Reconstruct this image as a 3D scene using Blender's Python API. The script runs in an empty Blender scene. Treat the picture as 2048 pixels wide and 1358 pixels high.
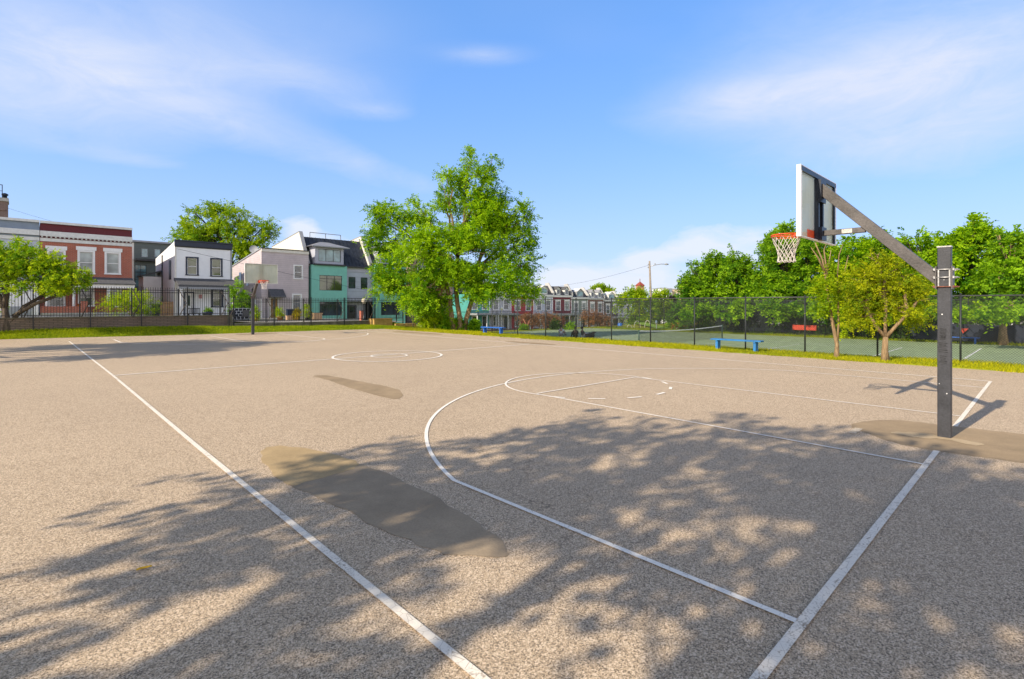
import bpy, math, random
import numpy as np
from mathutils import Vector, Matrix

random.seed(11)
R = math.radians
scene = bpy.context.scene
COL = scene.collection
PI = math.pi

# ------------------------------------------------------------------ survey helpers
# The court's own axes are the scene's axes: x along the baseline, y along the sideline,
# origin at the foot of the near hoop.  The photographer stands at CAM.
CAM = (-9.34, -1.03, 1.86)
CA, SA = math.cos(R(43.502)), math.sin(R(43.502))
F, HZ = 1024.0, 608.5

def ray(u, v):
    r = (u - 1024.0) / F
    return (CA*r + SA, -SA*r + CA, (HZ - v) / F)

def at_depth(u, v, Y):
    d = ray(u, v)
    return Vector((CAM[0] + d[0]*Y, CAM[1] + d[1]*Y, CAM[2] + d[2]*Y))

def at_height(u, v, z=0.0):
    return at_depth(u, v, F*(CAM[2] - z)/(v - HZ))

def at_y(u, v, y):
    d = ray(u, v)
    return at_depth(u, v, (y - CAM[1])/d[1])

def at_x(u, v, x):
    d = ray(u, v)
    return at_depth(u, v, (x - CAM[0])/d[0])

def sstep(a, b, x):
    t = min(1.0, max(0.0, (x - a)/(b - a)))
    return t*t*(3 - 2*t)

def lerp(a, b, t):
    return a + (b - a)*t

def interp(x, pts):
    if x <= pts[0][0]: return pts[0][1]
    for (a, b), (c, d) in zip(pts, pts[1:]):
        if x <= c: return lerp(b, d, (x - a)/(c - a))
    return pts[-1][1]

# ------------------------------------------------------------------ object helpers
def tag(o, label=None, cat=None, group=None, kind=None):
    if label: o['label'] = label
    if cat: o['category'] = cat
    if group: o['group'] = group
    if kind: o['kind'] = kind
    return o

def empty(name, loc=(0, 0, 0), rz=0.0, label=None, cat=None, group=None):
    o = bpy.data.objects.new(name, None)
    o.empty_display_size = 0.3
    COL.objects.link(o)
    o.location = loc
    o.rotation_euler = (0, 0, rz)
    return tag(o, label, cat, group)

def copy_tree(o, parent=None):
    c = o.copy()
    COL.objects.link(c)
    if parent: c.parent = parent
    for ch in list(o.children):
        copy_tree(ch, c)
    return c

class MB:
    """collects faces of ONE mesh"""
    def __init__(s):
        s.v, s.f, s.smooth = [], [], []
    def face(s, pts, smooth=False):
        n = len(s.v)
        s.v += [tuple(p) for p in pts]
        s.f.append(tuple(range(n, n + len(pts))))
        s.smooth.append(smooth)
    def box(s, x0, x1, y0, y1, z0, z1):
        if x0 > x1: x0, x1 = x1, x0
        if y0 > y1: y0, y1 = y1, y0
        if z0 > z1: z0, z1 = z1, z0
        n = len(s.v)
        s.v += [(x0,y0,z0),(x1,y0,z0),(x1,y1,z0),(x0,y1,z0),(x0,y0,z1),(x1,y0,z1),(x1,y1,z1),(x0,y1,z1)]
        for q in ((0,3,2,1),(4,5,6,7),(0,1,5,4),(1,2,6,5),(2,3,7,6),(3,0,4,7)):
            s.f.append(tuple(n+i for i in q)); s.smooth.append(False)
        return s
    def beam(s, a, b, w, h, up=(0, 0, 1)):
        """square bar from a to b; w across, h along 'up'"""
        a, b = Vector(a), Vector(b)
        d = (b - a).normalized()
        upv = Vector(up)
        if abs(d.dot(upv)) > 0.99: upv = Vector((0, 1, 0))
        x = d.cross(upv).normalized()*(w/2)
        z = x.cross(d).normalized()*(h/2)
        n = len(s.v)
        for p in (a, b):
            s.v += [tuple(p - x - z), tuple(p + x - z), tuple(p + x + z), tuple(p - x + z)]
        for q in ((3,2,1,0),(4,5,6,7),(0,1,5,4),(1,2,6,5),(2,3,7,6),(3,0,4,7)):
            s.f.append(tuple(n+i for i in q)); s.smooth.append(False)
        return s
    def tube(s, pts, radii, n=8, cap=True, smooth=True):
        pts = [Vector(p) for p in pts]
        if not hasattr(radii, '__len__'): radii = [radii]*len(pts)
        base = len(s.v)
        ref = Vector((0.31, 0.17, 0.93))
        for i, p in enumerate(pts):
            d = (pts[min(i+1, len(pts)-1)] - pts[max(i-1, 0)])
            if d.length < 1e-9: d = Vector((0, 0, 1))
            d.normalize()
            rf = ref if abs(d.dot(ref)) < 0.95 else Vector((1, 0, 0))
            x = d.cross(rf).normalized(); y = d.cross(x)
            for k in range(n):
                a = 2*PI*k/n
                s.v.append(tuple(p + (x*math.cos(a) + y*math.sin(a))*radii[i]))
        for i in range(len(pts)-1):
            for k in range(n):
                a = base + i*n + k; b = base + i*n + (k+1) % n
                s.f.append((a, b, b+n, a+n)); s.smooth.append(smooth)
        if cap:
            s.f.append(tuple(base + k for k in range(n))[::-1]); s.smooth.append(False)
            e = base + (len(pts)-1)*n
            s.f.append(tuple(e + k for k in range(n))); s.smooth.append(False)
        return s
    def lathe(s, prof, c=(0, 0, 0), n=16, smooth=True):
        base = len(s.v)
        for r, z in prof:
            for k in range(n):
                a = 2*PI*k/n
                s.v.append((c[0]+r*math.cos(a), c[1]+r*math.sin(a), c[2]+z))
        for i in range(len(prof)-1):
            for k in range(n):
                a = base + i*n + k; b = base + i*n + (k+1) % n
                s.f.append((a, b, b+n, a+n)); s.smooth.append(smooth)
        s.f.append(tuple(base + k for k in range(n))[::-1]); s.smooth.append(False)
        e = base + (len(prof)-1)*n
        s.f.append(tuple(e + k for k in range(n))); s.smooth.append(False)
        return s
    def prism(s, poly, axis, a, b):
        """extrude a 2-D outline along x / y / z from a to b"""
        def mk(p, t):
            if axis == 'x': return (t, p[0], p[1])
            if axis == 'y': return (p[0], t, p[1])
            return (p[0], p[1], t)
        n = len(s.v); k = len(poly)
        s.v += [mk(p, a) for p in poly] + [mk(p, b) for p in poly]
        s.f.append(tuple(range(n, n+k))[::-1]); s.smooth.append(False)
        s.f.append(tuple(range(n+k, n+2*k))); s.smooth.append(False)
        for i in range(k):
            j = (i+1) % k
            s.f.append((n+i, n+j, n+k+j, n+k+i)); s.smooth.append(False)
        return s
    def build(s, name, m, parent=None, loc=(0, 0, 0), bevel=0.0, fix=True):
        me = bpy.data.meshes.new(name)
        me.from_pydata(s.v, [], s.f)
        me.polygons.foreach_set('use_smooth', s.smooth)
        if fix:
            import bmesh
            bm = bmesh.new(); bm.from_mesh(me)
            bmesh.ops.recalc_face_normals(bm, faces=bm.faces)
            bm.to_mesh(me); bm.free()
        me.materials.append(m)
        me.update()
        o = bpy.data.objects.new(name, me)
        COL.objects.link(o)
        o.location = loc
        if parent: o.parent = parent
        if bevel:
            md = o.modifiers.new('Bevel', 'BEVEL')
            md.width = bevel; md.segments = 2; md.limit_method = 'ANGLE'
        return o

def np_mesh(name, verts, k, m, parent=None, attr=None, loc=(0, 0, 0)):
    """verts: (n*k,3) array, faces of k consecutive vertices; attr per-vertex float 'tint'"""
    me = bpy.data.meshes.new(name)
    nv = len(verts); nf = nv//k
    me.vertices.add(nv); me.loops.add(nv); me.polygons.add(nf)
    me.vertices.foreach_set('co', np.ascontiguousarray(verts, dtype=np.float32).ravel())
    me.loops.foreach_set('vertex_index', np.arange(nv, dtype=np.int32))
    me.polygons.foreach_set('loop_start', np.arange(0, nv, k, dtype=np.int32))
    try: me.polygons.foreach_set('loop_total', np.full(nf, k, dtype=np.int32))
    except Exception: pass
    if attr is not None:
        a = me.attributes.new('tint', 'FLOAT', 'POINT')
        a.data.foreach_set('value', np.ascontiguousarray(attr, dtype=np.float32))
    me.materials.append(m)
    me.update(calc_edges=True)
    me.validate()
    o = bpy.data.objects.new(name, me)
    COL.objects.link(o)
    o.location = loc
    if parent: o.parent = parent
    return o

# ------------------------------------------------------------------ materials
class NT:
    def __init__(s, name):
        s.m = bpy.data.materials.new(name)
        s.m.use_nodes = True
        s.t = s.m.node_tree
        s.t.nodes.clear()
        s.out = s.n('ShaderNodeOutputMaterial')
    def n(s, typ, **kw):
        nd = s.t.nodes.new(typ)
        for k, v in kw.items(): setattr(nd, k, v)
        return nd
    def l(s, a, b): s.t.links.new(a, b)
    def val(s, sock, v):
        if hasattr(v, 'is_linked') or hasattr(v, 'links'): s.l(v, sock)
        else: sock.default_value = v
    def math(s, op, a, b=0.0, c=None, clamp=False):
        nd = s.n('ShaderNodeMath', operation=op); nd.use_clamp = clamp
        s.val(nd.inputs[0], a); s.val(nd.inputs[1], b)
        if c is not None: s.val(nd.inputs[2], c)
        return nd.outputs[0]
    def noise(s, vec, scale, detail=2.0, rough=0.5, distort=0.0):
        nd = s.n('ShaderNodeTexNoise')
        if vec is not None: s.l(vec, nd.inputs['Vector'])
        nd.inputs['Scale'].default_value = scale
        nd.inputs['Detail'].default_value = detail
        nd.inputs['Roughness'].default_value = rough
        nd.inputs['Distortion'].default_value = distort
        return nd.outputs['Fac']
    def ramp(s, fac, stops):
        nd = s.n('ShaderNodeValToRGB')
        s.l(fac, nd.inputs[0])
        e = nd.color_ramp.elements
        while len(e) < len(stops): e.new(0.5)
        for i, (p, c) in enumerate(stops):
            e[i].position = p
            e[i].color = (c[0], c[1], c[2], 1) if hasattr(c, '__len__') else (c, c, c, 1)
        return nd.outputs[0]
    def mix(s, fac, a, b, mode='MIX'):
        nd = s.n('ShaderNodeMix', data_type='RGBA', blend_type=mode)
        s.val(nd.inputs[0], fac)
        for i, x in ((6, a), (7, b)):
            if isinstance(x, tuple): nd.inputs[i].default_value = (*x[:3], 1)
            else: s.l(x, nd.inputs[i])
        return nd.outputs[2]
    def obj(s):
        return s.n('ShaderNodeTexCoord').outputs['Object']
    def bsdf(s, color, rough=0.7, bump=None, bstr=0.3, bdist=0.02, metallic=0.0, spec=0.4):
        b = s.n('ShaderNodeBsdfPrincipled')
        if isinstance(color, tuple): b.inputs['Base Color'].default_value = (*color[:3], 1)
        else: s.l(color, b.inputs['Base Color'])
        s.val(b.inputs['Roughness'], rough)
        b.inputs['Metallic'].default_value = metallic
        b.inputs['Specular IOR Level'].default_value = spec
        if bump is not None:
            bp = s.n('ShaderNodeBump')
            bp.inputs['Strength'].default_value = bstr
            bp.inputs['Distance'].default_value = bdist
            s.l(bump, bp.inputs['Height']); s.l(bp.outputs[0], b.inputs['Normal'])
        s.l(b.outputs[0], s.out.inputs[0])
        return b

MATS = {}
def plain(name, c, rough=0.6, var=0.18, scale=6.0, bump=0.15, metallic=0.0, spec=0.4, fine=40.0):
    """paint / plaster / wood: a base colour broken up by two noises"""
    if name in MATS: return MATS[name]
    t = NT(name); v = t.obj()
    n1 = t.noise(v, scale, 4, 0.6); n2 = t.noise(v, fine, 2)
    f = t.math('ADD', t.math('MULTIPLY', n1, 0.7), t.math('MULTIPLY', n2, 0.3))
    lo = tuple(x*(1-var*1.6) for x in c[:3]); hi = tuple(min(1, x*(1+var)) for x in c[:3])
    col = t.ramp(f, [(0.3, lo), (0.7, hi)])
    rr = t.math('ADD', t.math('MULTIPLY', n1, 0.2), rough-0.1)
    t.bsdf(col, rr, n2, bump, 0.01, metallic, spec)
    MATS[name] = t.m
    return t.m

def wallvec(t):
    sp = t.n('ShaderNodeSeparateXYZ'); t.l(t.obj(), sp.inputs[0])
    cb = t.n('ShaderNodeCombineXYZ')
    t.l(t.math('ADD', sp.outputs[0], sp.outputs[1]), cb.inputs[0]); t.l(sp.outputs[2], cb.inputs[1])
    return cb.outputs[0], sp

def brick(name, c1, c2, mortar, scale=1.0, bw=0.22, rh=0.075, ms=0.012):
    if name in MATS: return MATS[name]
    t = NT(name); v, sp = wallvec(t)
    b = t.n('ShaderNodeTexBrick')
    t.l(v, b.inputs['Vector'])
    b.inputs['Scale'].default_value = scale
    b.inputs['Color1'].default_value = (*c1, 1); b.inputs['Color2'].default_value = (*c2, 1)
    b.inputs['Mortar'].default_value = (*mortar, 1)
    b.inputs['Mortar Size'].default_value = ms
    b.inputs['Brick Width'].default_value = bw; b.inputs['Row Height'].default_value = rh
    b.inputs['Bias'].default_value = -0.1
    n = t.noise(t.obj(), 1.1, 4, 0.6)
    col = t.mix(t.ramp(n, [(0.35, 0.0), (0.7, 0.35)]), b.outputs['Color'], tuple(x*0.55 for x in c1))
    t.bsdf(col, 0.85, b.outputs['Fac'], -0.3, 0.01)
    MATS[name] = t.m
    return t.m

def siding(name, c, pitch=0.16, depth=0.35):
    if name in MATS: return MATS[name]
    t = NT(name); v, sp = wallvec(t)
    fr = t.math('FRACT', t.math('DIVIDE', sp.outputs[2], pitch))
    groove = t.math('LESS_THAN', fr, 0.13)
    n = t.noise(t.obj(), 1.3, 4, 0.6)
    col = t.ramp(n, [(0.3, tuple(x*0.86 for x in c)), (0.7, tuple(min(1, x*1.06) for x in c))])
    col = t.mix(t.math('MULTIPLY', groove, depth), col, tuple(x*0.3 for x in c))
    t.bsdf(col, 0.6, fr, 0.4, 0.02)
    MATS[name] = t.m
    return t.m

def glass(name, c=(0.03, 0.045, 0.06), rough=0.04, refl=0.9):
    if name in MATS: return MATS[name]
    t = NT(name)
    n = t.noise(t.obj(), 0.9, 2)
    col = t.ramp(n, [(0.35, tuple(x*0.5 for x in c)), (0.7, tuple(x*1.8 for x in c))])
    b = t.bsdf(col, rough, n, 0.05, 0.02, 0.0, refl)
    MATS[name] = t.m
    return t.m

def leafmat(name, c_dark, c_light, trans=0.45):
    if name in MATS: return MATS[name]
    t = NT(name)
    a = t.n('ShaderNodeAttribute', attribute_name='tint')
    col = t.ramp(a.outputs['Fac'], [(0.0, c_dark), (1.0, c_light)])
    b = t.n('ShaderNodeBsdfPrincipled')
    t.l(col, b.inputs['Base Color'])
    b.inputs['Roughness'].default_value = 0.6
    b.inputs['Specular IOR Level'].default_value = 0.12
    tr = t.n('ShaderNodeBsdfTranslucent')
    t.l(t.mix(0.5, col, t.mix(1.0, col, (1.0, 1.0, 0.35), 'MULTIPLY')), tr.inputs[0])
    mx = t.n('ShaderNodeMixShader'); mx.inputs[0].default_value = trans
    t.l(b.outputs[0], mx.inputs[1]); t.l(tr.outputs[0], mx.inputs[2])
    t.l(mx.outputs[0], t.out.inputs[0])
    MATS[name] = t.m
    return t.m

def barkmat(name, c):
    if name in MATS: return MATS[name]
    t = NT(name)
    mp = t.n('ShaderNodeMapping'); t.l(t.obj(), mp.inputs[0]); mp.inputs['Scale'].default_value = (9, 9, 1.6)
    n = t.noise(mp.outputs[0], 2.0, 6, 0.65, 0.6)
    col = t.ramp(n, [(0.3, tuple(x*0.4 for x in c)), (0.55, c), (0.75, tuple(x*1.5 for x in c))])
    t.bsdf(col, 0.9, n, 0.8, 0.04)
    MATS[name] = t.m
    return t.m

def asphalt_mat():
    t = NT('asphalt'); v = t.obj()
    g1 = t.noise(v, 150.0, 3, 0.8)
    vo = t.n('ShaderNodeTexVoronoi'); t.l(v, vo.inputs['Vector']); vo.inputs['Scale'].default_value = 118.0
    sv = t.n('ShaderNodeSeparateXYZ'); t.l(vo.outputs['Color'], sv.inputs[0])
    dark_stone = t.ramp(sv.outputs[0], [(0.15, 0.74), (0.34, 0.0)]); stone = t.ramp(sv.outputs[0], [(0.66, 0.0), (0.92, 1.0)])
    macro = t.noise(v, 0.22, 5, 0.6); mid = t.noise(v, 2.2, 4, 0.6)
    base = t.ramp(macro, [(0.3, (0.52, 0.388, 0.258)), (0.7, (0.62, 0.466, 0.310))])
    base = t.mix(t.ramp(mid, [(0.4, 0.0), (0.75, 0.22)]), base, (0.36, 0.252, 0.152))
    col = t.mix(t.ramp(g1, [(0.36, 0.85), (0.52, 0.0)]), base, (0.06, 0.045, 0.033))
    col = t.mix(dark_stone, col, (0.10, 0.076, 0.055))
    col = t.mix(t.ramp(g1, [(0.54, 0.0), (0.68, 0.8)]), col, (0.90, 0.74, 0.54))
    col = t.mix(t.math('MULTIPLY', stone, 0.6), col, (0.86, 0.70, 0.52))
    # a few hairline cracks and oil spots
    wb = t.n('ShaderNodeMapping'); t.l(v, wb.inputs[0]); wb.inputs['Rotation'].default_value = (0, 0, .6)
    ck = t.n('ShaderNodeTexVoronoi', feature='DISTANCE_TO_EDGE'); ck.inputs['Scale'].default_value = 0.30; ck.inputs['Randomness'].default_value = 1
    wn = t.n('ShaderNodeTexNoise'); t.l(wb.outputs[0], wn.inputs['Vector']); wn.inputs['Scale'].default_value = 1.4; wn.inputs['Detail'].default_value = 6
    vm = t.n('ShaderNodeVectorMath', operation='ADD'); sc_ = t.n('ShaderNodeVectorMath', operation='SCALE'); t.l(wn.outputs['Color'], sc_.inputs[0]); sc_.inputs['Scale'].default_value = 1.1
    t.l(wb.outputs[0], vm.inputs[0]); t.l(sc_.outputs[0], vm.inputs[1]); t.l(vm.outputs[0], ck.inputs['Vector'])
    crack = t.math('MULTIPLY', t.math('LESS_THAN', ck.outputs['Distance'], 0.0016), t.ramp(t.noise(v, 0.16, 3), [(.50, 0.0), (.62, .55)]))
    spot = t.ramp(t.noise(v, 1.05, 2, .5), [(.73, 0.0), (.80, .30)])
    col = t.mix(t.math('MAXIMUM', crack, spot), col, (0.16, 0.12, 0.085))
    h = t.math('ADD', g1, t.math('MULTIPLY', vo.outputs['Distance'], -0.4))
    t.bsdf(col, 0.9, h, 0.08, 0.006, 0, 0.2)
    return t.m

def patch_mat(name, c):
    t = NT(name); v = t.obj()
    g = t.noise(v, 60, 3, 0.6); m = t.noise(v, 1.5, 4, 0.65)
    col = t.ramp(m, [(0.3, tuple(x*0.75 for x in c)), (0.7, tuple(x*1.12 for x in c))])
    col = t.mix(t.ramp(g, [(0.35, 0.25), (0.6, 0.0)]), col, tuple(x*0.4 for x in c))
    t.bsdf(col, 0.9, g, 0.25, 0.006, 0, 0.2)
    return t.m

def line_mat(name, wear, c=(0.84, 0.76, 0.64)):
    """worn white court paint: chips and cross cracks show the asphalt below"""
    t = NT(name); v = t.obj()
    n = t.noise(v, 9.0, 5, 0.7); g = t.noise(v, 80, 2); big = t.noise(v, 0.9, 3)
    vo = t.n('ShaderNodeTexVoronoi', feature='DISTANCE_TO_EDGE'); t.l(v, vo.inputs['Vector']); vo.inputs['Scale'].default_value = 15.0
    crack = t.math('LESS_THAN', vo.outputs['Distance'], t.math('MULTIPLY', big, 0.02))
    f = t.math('ADD', t.math('MULTIPLY', n, 0.55), t.math('MULTIPLY', g, 0.45))
    f = t.math('ADD', f, t.math('MULTIPLY', t.math('SUBTRACT', big, 0.5), 0.35))
    chip = t.ramp(f, [(wear-0.04, 1.0), (wear+0.08, 0.0)])
    chip = t.math('MAXIMUM', chip, t.math('MULTIPLY', crack, 0.8))
    col = t.mix(chip, c, (0.33, 0.25, 0.17))
    t.bsdf(col, 0.8, g, 0.3, 0.006, 0, 0.3)
    return t.m

def ground_mat():
    t = NT('rough_grass'); v = t.obj()
    a = t.noise(v, 0.5, 5, 0.6); b = t.noise(v, 14, 3, 0.6)
    f = t.math('ADD', t.math('MULTIPLY', a, 0.6), t.math('MULTIPLY', b, 0.4))
    col = t.ramp(f, [(0.3, (0.10, 0.15, 0.012)), (0.52, (0.24, 0.26, 0.015)), (0.75, (0.40, 0.34, 0.03))])
    t.bsdf(col, 0.95, b, 0.5, 0.03, 0, 0.1)
    return t.m

M_ASPHALT = asphalt_mat()
M_LINE = line_mat('worn_white_paint', 0.37)
M_LINE2 = line_mat('thin_white_paint', 0.20, (0.90, 0.84, 0.74))
M_FAINT = line_mat('faded_white_paint', 0.45, (0.64, 0.55, 0.42))
M_PATCH = patch_mat('tan_asphalt_patch', (0.50, 0.36, 0.19))
M_PATCH2 = patch_mat('brown_asphalt_patch', (0.37, 0.272, 0.165))
M_GRASS = ground_mat()
M_TENNIS = patch_mat('green_court_acrylic', (0.265, 0.335, 0.185))
M_TLINE = patch_mat('tennis_line_paint', (0.62, 0.64, 0.60))
M_ROAD = patch_mat('street_asphalt', (0.16, 0.155, 0.15))
M_WALK = patch_mat('concrete_walk', (0.42, 0.39, 0.35))
M_BLACKIRON = plain('black_iron', (0.018, 0.018, 0.020), 0.5, 0.3)
M_VINYL = plain('black_vinyl_wire', (0.020, 0.024, 0.024), 0.55, 0.2)
M_POLE = plain('charcoal_pole_paint', (0.042, 0.043, 0.050), 0.52, 0.35, 3.0, 0.2)
M_ARM = plain('charcoal_arm_paint', (0.088, 0.078, 0.074), 0.5, 0.4, 3.5, 0.2)
M_NAVYSTEEL = plain('dark_navy_steel', (0.012, 0.018, 0.035), 0.4, 0.3)
M_WHITEPAINT = plain('white_paint', (0.78, 0.77, 0.75), 0.5, 0.06)
M_RUST = plain('rusty_steel', (0.22, 0.08, 0.05), 0.8, 0.4, 20)
M_GALV = plain('galvanised_steel', (0.45, 0.44, 0.43), 0.4, 0.2, 15, metallic=0.6)
M_ORANGE = plain('orange_rim_paint', (0.72, 0.085, 0.018), 0.45, 0.2)
M_ROPE = plain('white_net_cord', (0.66, 0.60, 0.55), 0.9, 0.15)
M_BLUE = plain('blue_bench_paint', (0.022, 0.17, 0.42), 0.55, 0.35, 5)
M_BLUE2 = plain('royal_blue_paint', (0.02, 0.12, 0.48), 0.5, 0.2)
M_NAVYTRIM = plain('navy_trim', (0.022, 0.030, 0.055), 0.5, 0.15)
M_BLACKTRIM = plain('black_trim', (0.02, 0.022, 0.026), 0.4, 0.2)
M_GREYTRIM = plain('grey_trim', (0.30, 0.31, 0.33), 0.55, 0.1)
M_CREAM = plain('cream_paint', (0.70, 0.66, 0.58), 0.6, 0.08)
M_TANWOOD = plain('tan_cedar_boards', (0.38, 0.22, 0.10), 0.8, 0.3, 3)
M_CONC = plain('weathered_concrete', (0.17, 0.155, 0.115), 0.9, 0.5, 2.5, 0.5)
M_CONCLIGHT = plain('pale_concrete', (0.42, 0.40, 0.36), 0.85, 0.25, 3, 0.4)
M_OCHRE = plain('ochre_concrete', (0.55, 0.34, 0.10), 0.85, 0.25, 3, 0.4)
M_GLASS = glass('window_glass')
M_GLASSGREEN = glass('green_window_glass', (0.05, 0.07, 0.02))
M_GLASSPALE = glass('window_glass_with_blind', (0.22, 0.25, 0.24), 0.15, 0.6)
M_GLASSTEAL = glass('teal_window_glass', (0.12, 0.22, 0.24), 0.06, 0.8)
M_BRICK = brick('red_brick', (0.44, 0.095, 0.048), (0.32, 0.068, 0.038), (0.38, 0.25, 0.19))
M_BRICKWALL = brick('weathered_brown_brick', (0.22, 0.16, 0.12), (0.15, 0.115, 0.095), (0.06, 0.05, 0.042), 1.0, 0.4, 0.10, 0.014)
M_BRICKBROWN = brick('brown_brick', (0.20, 0.12, 0.09), (0.15, 0.09, 0.07), (0.27, 0.22, 0.19))
M_MAROON = plain('maroon_frieze', (0.13, 0.018, 0.026), 0.7, 0.35, 20)
M_SHINGLE = plain('grey_shingle', (0.10, 0.10, 0.105), 0.9, 0.4, 9, 0.6)
M_SLATE = plain('dark_blue_slate', (0.030, 0.038, 0.055), 0.55, 0.35, 2, 0.3)
M_ROOFGREY = plain('grey_metal_roof', (0.26, 0.26, 0.27), 0.5, 0.2)

# ------------------------------------------------------------------ camera, sun, sky
cam = bpy.data.cameras.new('camera')
cam.lens = 18.0; cam.sensor_width = 36.0
cam.shift_y = -(679.0 - HZ)/2048.0
cam.clip_end = 3000; cam.clip_start = 0.05
co = bpy.data.objects.new('camera', cam)
co.location = CAM
co.rotation_euler = (R(90), 0, R(-43.502))
COL.objects.link(co)
scene.camera = co

SUN_EL = R(31.7)
sdir = Vector((-0.9964*math.cos(SUN_EL), 0.085*math.cos(SUN_EL), math.sin(SUN_EL)))   # towards the sun
sun = bpy.data.lights.new('sun', 'SUN')
sun.energy = 5.0; sun.angle = R(0.53); sun.color = (1.0, 0.88, 0.70)
so = bpy.data.objects.new('sun', sun)
so.rotation_euler = sdir.to_track_quat('Z', 'Y').to_euler()
so.location = (-40, 0, 30)
COL.objects.link(so)

def make_world():
    w = bpy.data.worlds.new('World'); scene.world = w; w.use_nodes = True
    nt = w.node_tree; nt.nodes.clear()
    def n(t, **k):
        x = nt.nodes.new(t)
        for a, b in k.items(): setattr(x, a, b)
        return x
    L = nt.links.new
    def M(op, a, b=0.0, clamp=False):
        x = n('ShaderNodeMath', operation=op); x.use_clamp = clamp
        for i, q in ((0, a), (1, b)):
            if isinstance(q, (int, float)): x.inputs[i].default_value = q
            else: L(q, x.inputs[i])
        return x.outputs[0]
    sky = n('ShaderNodeTexSky', sky_type='NISHITA')
    sky.sun_disc = False
    sky.sun_elevation = SUN_EL
    sky.sun_rotation = math.atan2(sdir.x, sdir.y)
    sky.altitude = 50; sky.air_density = 1.0; sky.dust_density = SKY_DUST; sky.ozone_density = 2.2
    hs = n('ShaderNodeHueSaturation')
    hs.inputs['Hue'].default_value = SKY_HUE; hs.inputs['Saturation'].default_value = SKY_SAT; hs.inputs['Value'].default_value = 1.0
    L(sky.outputs[0], hs.inputs['Color'])
    # the direction looked at, as azimuth from the court's diagonal and elevation
    tc = n('ShaderNodeTexCoord'); sp = n('ShaderNodeSeparateXYZ'); L(tc.outputs['Generated'], sp.inputs[0])
    rx = M('ADD', M('MULTIPLY', sp.outputs[0], CA), M('MULTIPLY', sp.outputs[1], -SA))
    fy = M('ADD', M('MULTIPLY', sp.outputs[0], SA), M('MULTIPLY', sp.outputs[1], CA))
    az = M('MULTIPLY', M('ARCTAN2', rx, fy), 180/PI)
    el = M('MULTIPLY', M('ARCSINE', sp.outputs[2]), 180/PI)
    cb = n('ShaderNodeCombineXYZ'); L(az, cb.inputs[0]); L(M('MULTIPLY', el, 2.6), cb.inputs[1])
    def noise(scale, detail, rough, dist=0.0):
        x = n('ShaderNodeTexNoise'); L(cb.outputs[0], x.inputs['Vector'])
        x.inputs['Scale'].default_value = scale; x.inputs['Detail'].default_value = detail
        x.inputs['Roughness'].default_value = rough; x.inputs['Distortion'].default_value = dist
        return x.outputs['Fac']
    n1 = noise(0.055, 7, 0.62, 0.8); n2 = noise(0.16, 6, 0.62, 0.5); n3 = noise(0.02, 3, 0.5)
    def blob(a, e, sa, se, amp, tilt=0.0):
        da = M('SUBTRACT', az, a); de = M('SUBTRACT', M('SUBTRACT', el, e), M('MULTIPLY', da, tilt))
        q = M('ADD', M('POWER', M('ABSOLUTE', M('DIVIDE', da, sa)), 2.0), M('POWER', M('ABSOLUTE', M('DIVIDE', de, se)), 2.0))
        return M('MULTIPLY', M('POWER', 2.718, M('MULTIPLY', q, -1.0)), amp)
    def ae(u, v):
        r = (u - 1024)/F; s = (HZ - v)/F
        return math.degrees(math.atan(r)), math.degrees(math.atan(s/math.sqrt(1 + r*r)))
    def total(lst):
        s = None
        for u, v, sa, se, amp, tilt in lst:
            a, e = ae(u, v); b = blob(a, e, sa, se, amp, tilt)
            s = b if s is None else M('ADD', s, b)
        return s
    cirrus = total([(90, 150, 13, 3.6, 1.0, 0), (250, 60, 14, 5, 0.45, 0), (610, 158, 8, 1.8, 0.6, -0.05),
                    (965, 110, 4.2, 0.8, 0.75, 0), (745, 222, 4, 0.9, 0.6, 0), (500, 270, 16, 1.6, 0.45, -0.30),
                    (780, 345, 8, 1.5, 0.55, -0.30), (1500, 205, 10, 2.2, 0.9, 0.02), (1930, 120, 9, 5, 0.8, 0.1),
                    (1900, 260, 14, 4.5, 0.7, 0), (1700, 60, 14, 5, 0.45, 0), (250, 315, 5, 0.7, 0.5, -0.05),
                    (60, 250, 12, 2.5, 0.4, 0), (1560, 330, 16, 3, 0.25, 0)])
    n4 = noise(0.11, 10, 0.68, 1.2)
    cirrus = M('MULTIPLY', cirrus, M('ADD', M('MULTIPLY', n1, 0.75), M('MULTIPLY', M('SUBTRACT', n4, 0.28), 0.95)))
    cirrus = M('MULTIPLY', cirrus, 0.72, True)
    soft = total([(90, 120, 17, 6, .32, 0), (1880, 160, 15, 8, .32, 0), (520, 40, 16, 5, .25, 0), (1500, 205, 12, 3, .22, 0), (620, 290, 18, 2.2, .22, -.3)])
    cirrus = M('ADD', cirrus, M('MULTIPLY', soft, M('ADD', 0.45, M('MULTIPLY', n1, 0.75))))
    cum = total([(1395, 480, 3.0, 2.0, .85, 0), (1510, 485, 3.2, 2.4, .85, 0.1), (1290, 515, 3.5, 1.4, 0.9, 0), (1130, 552, 4.0, 1.8, 1.0, 0),
                 (605, 465, 2.4, 2.0, 1.0, 0), (1220, 575, 7, 1.6, 0.8, 0), (680, 500, 3, 1.6, 0.7, 0), (1420, 560, 10, 2.0, 0.6, 0)])
    cumm = M('MULTIPLY', M('SUBTRACT', M('ADD', M('MULTIPLY', cum, 0.62), M('MULTIPLY', n2, 0.75)), 0.62), 3.4, True)
    haze = M('MULTIPLY', M('POWER', 2.718, M('MULTIPLY', M('POWER', M('DIVIDE', M('MAXIMUM', el, 0.0), 11.5), 1.3), -1.0)), 0.72)
    veil = M('MULTIPLY', M('MAXIMUM', M('SUBTRACT', n3, 0.5), 0.0), 0.4)
    cov = M('MAXIMUM', M('ADD', cirrus, veil), haze)
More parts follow.
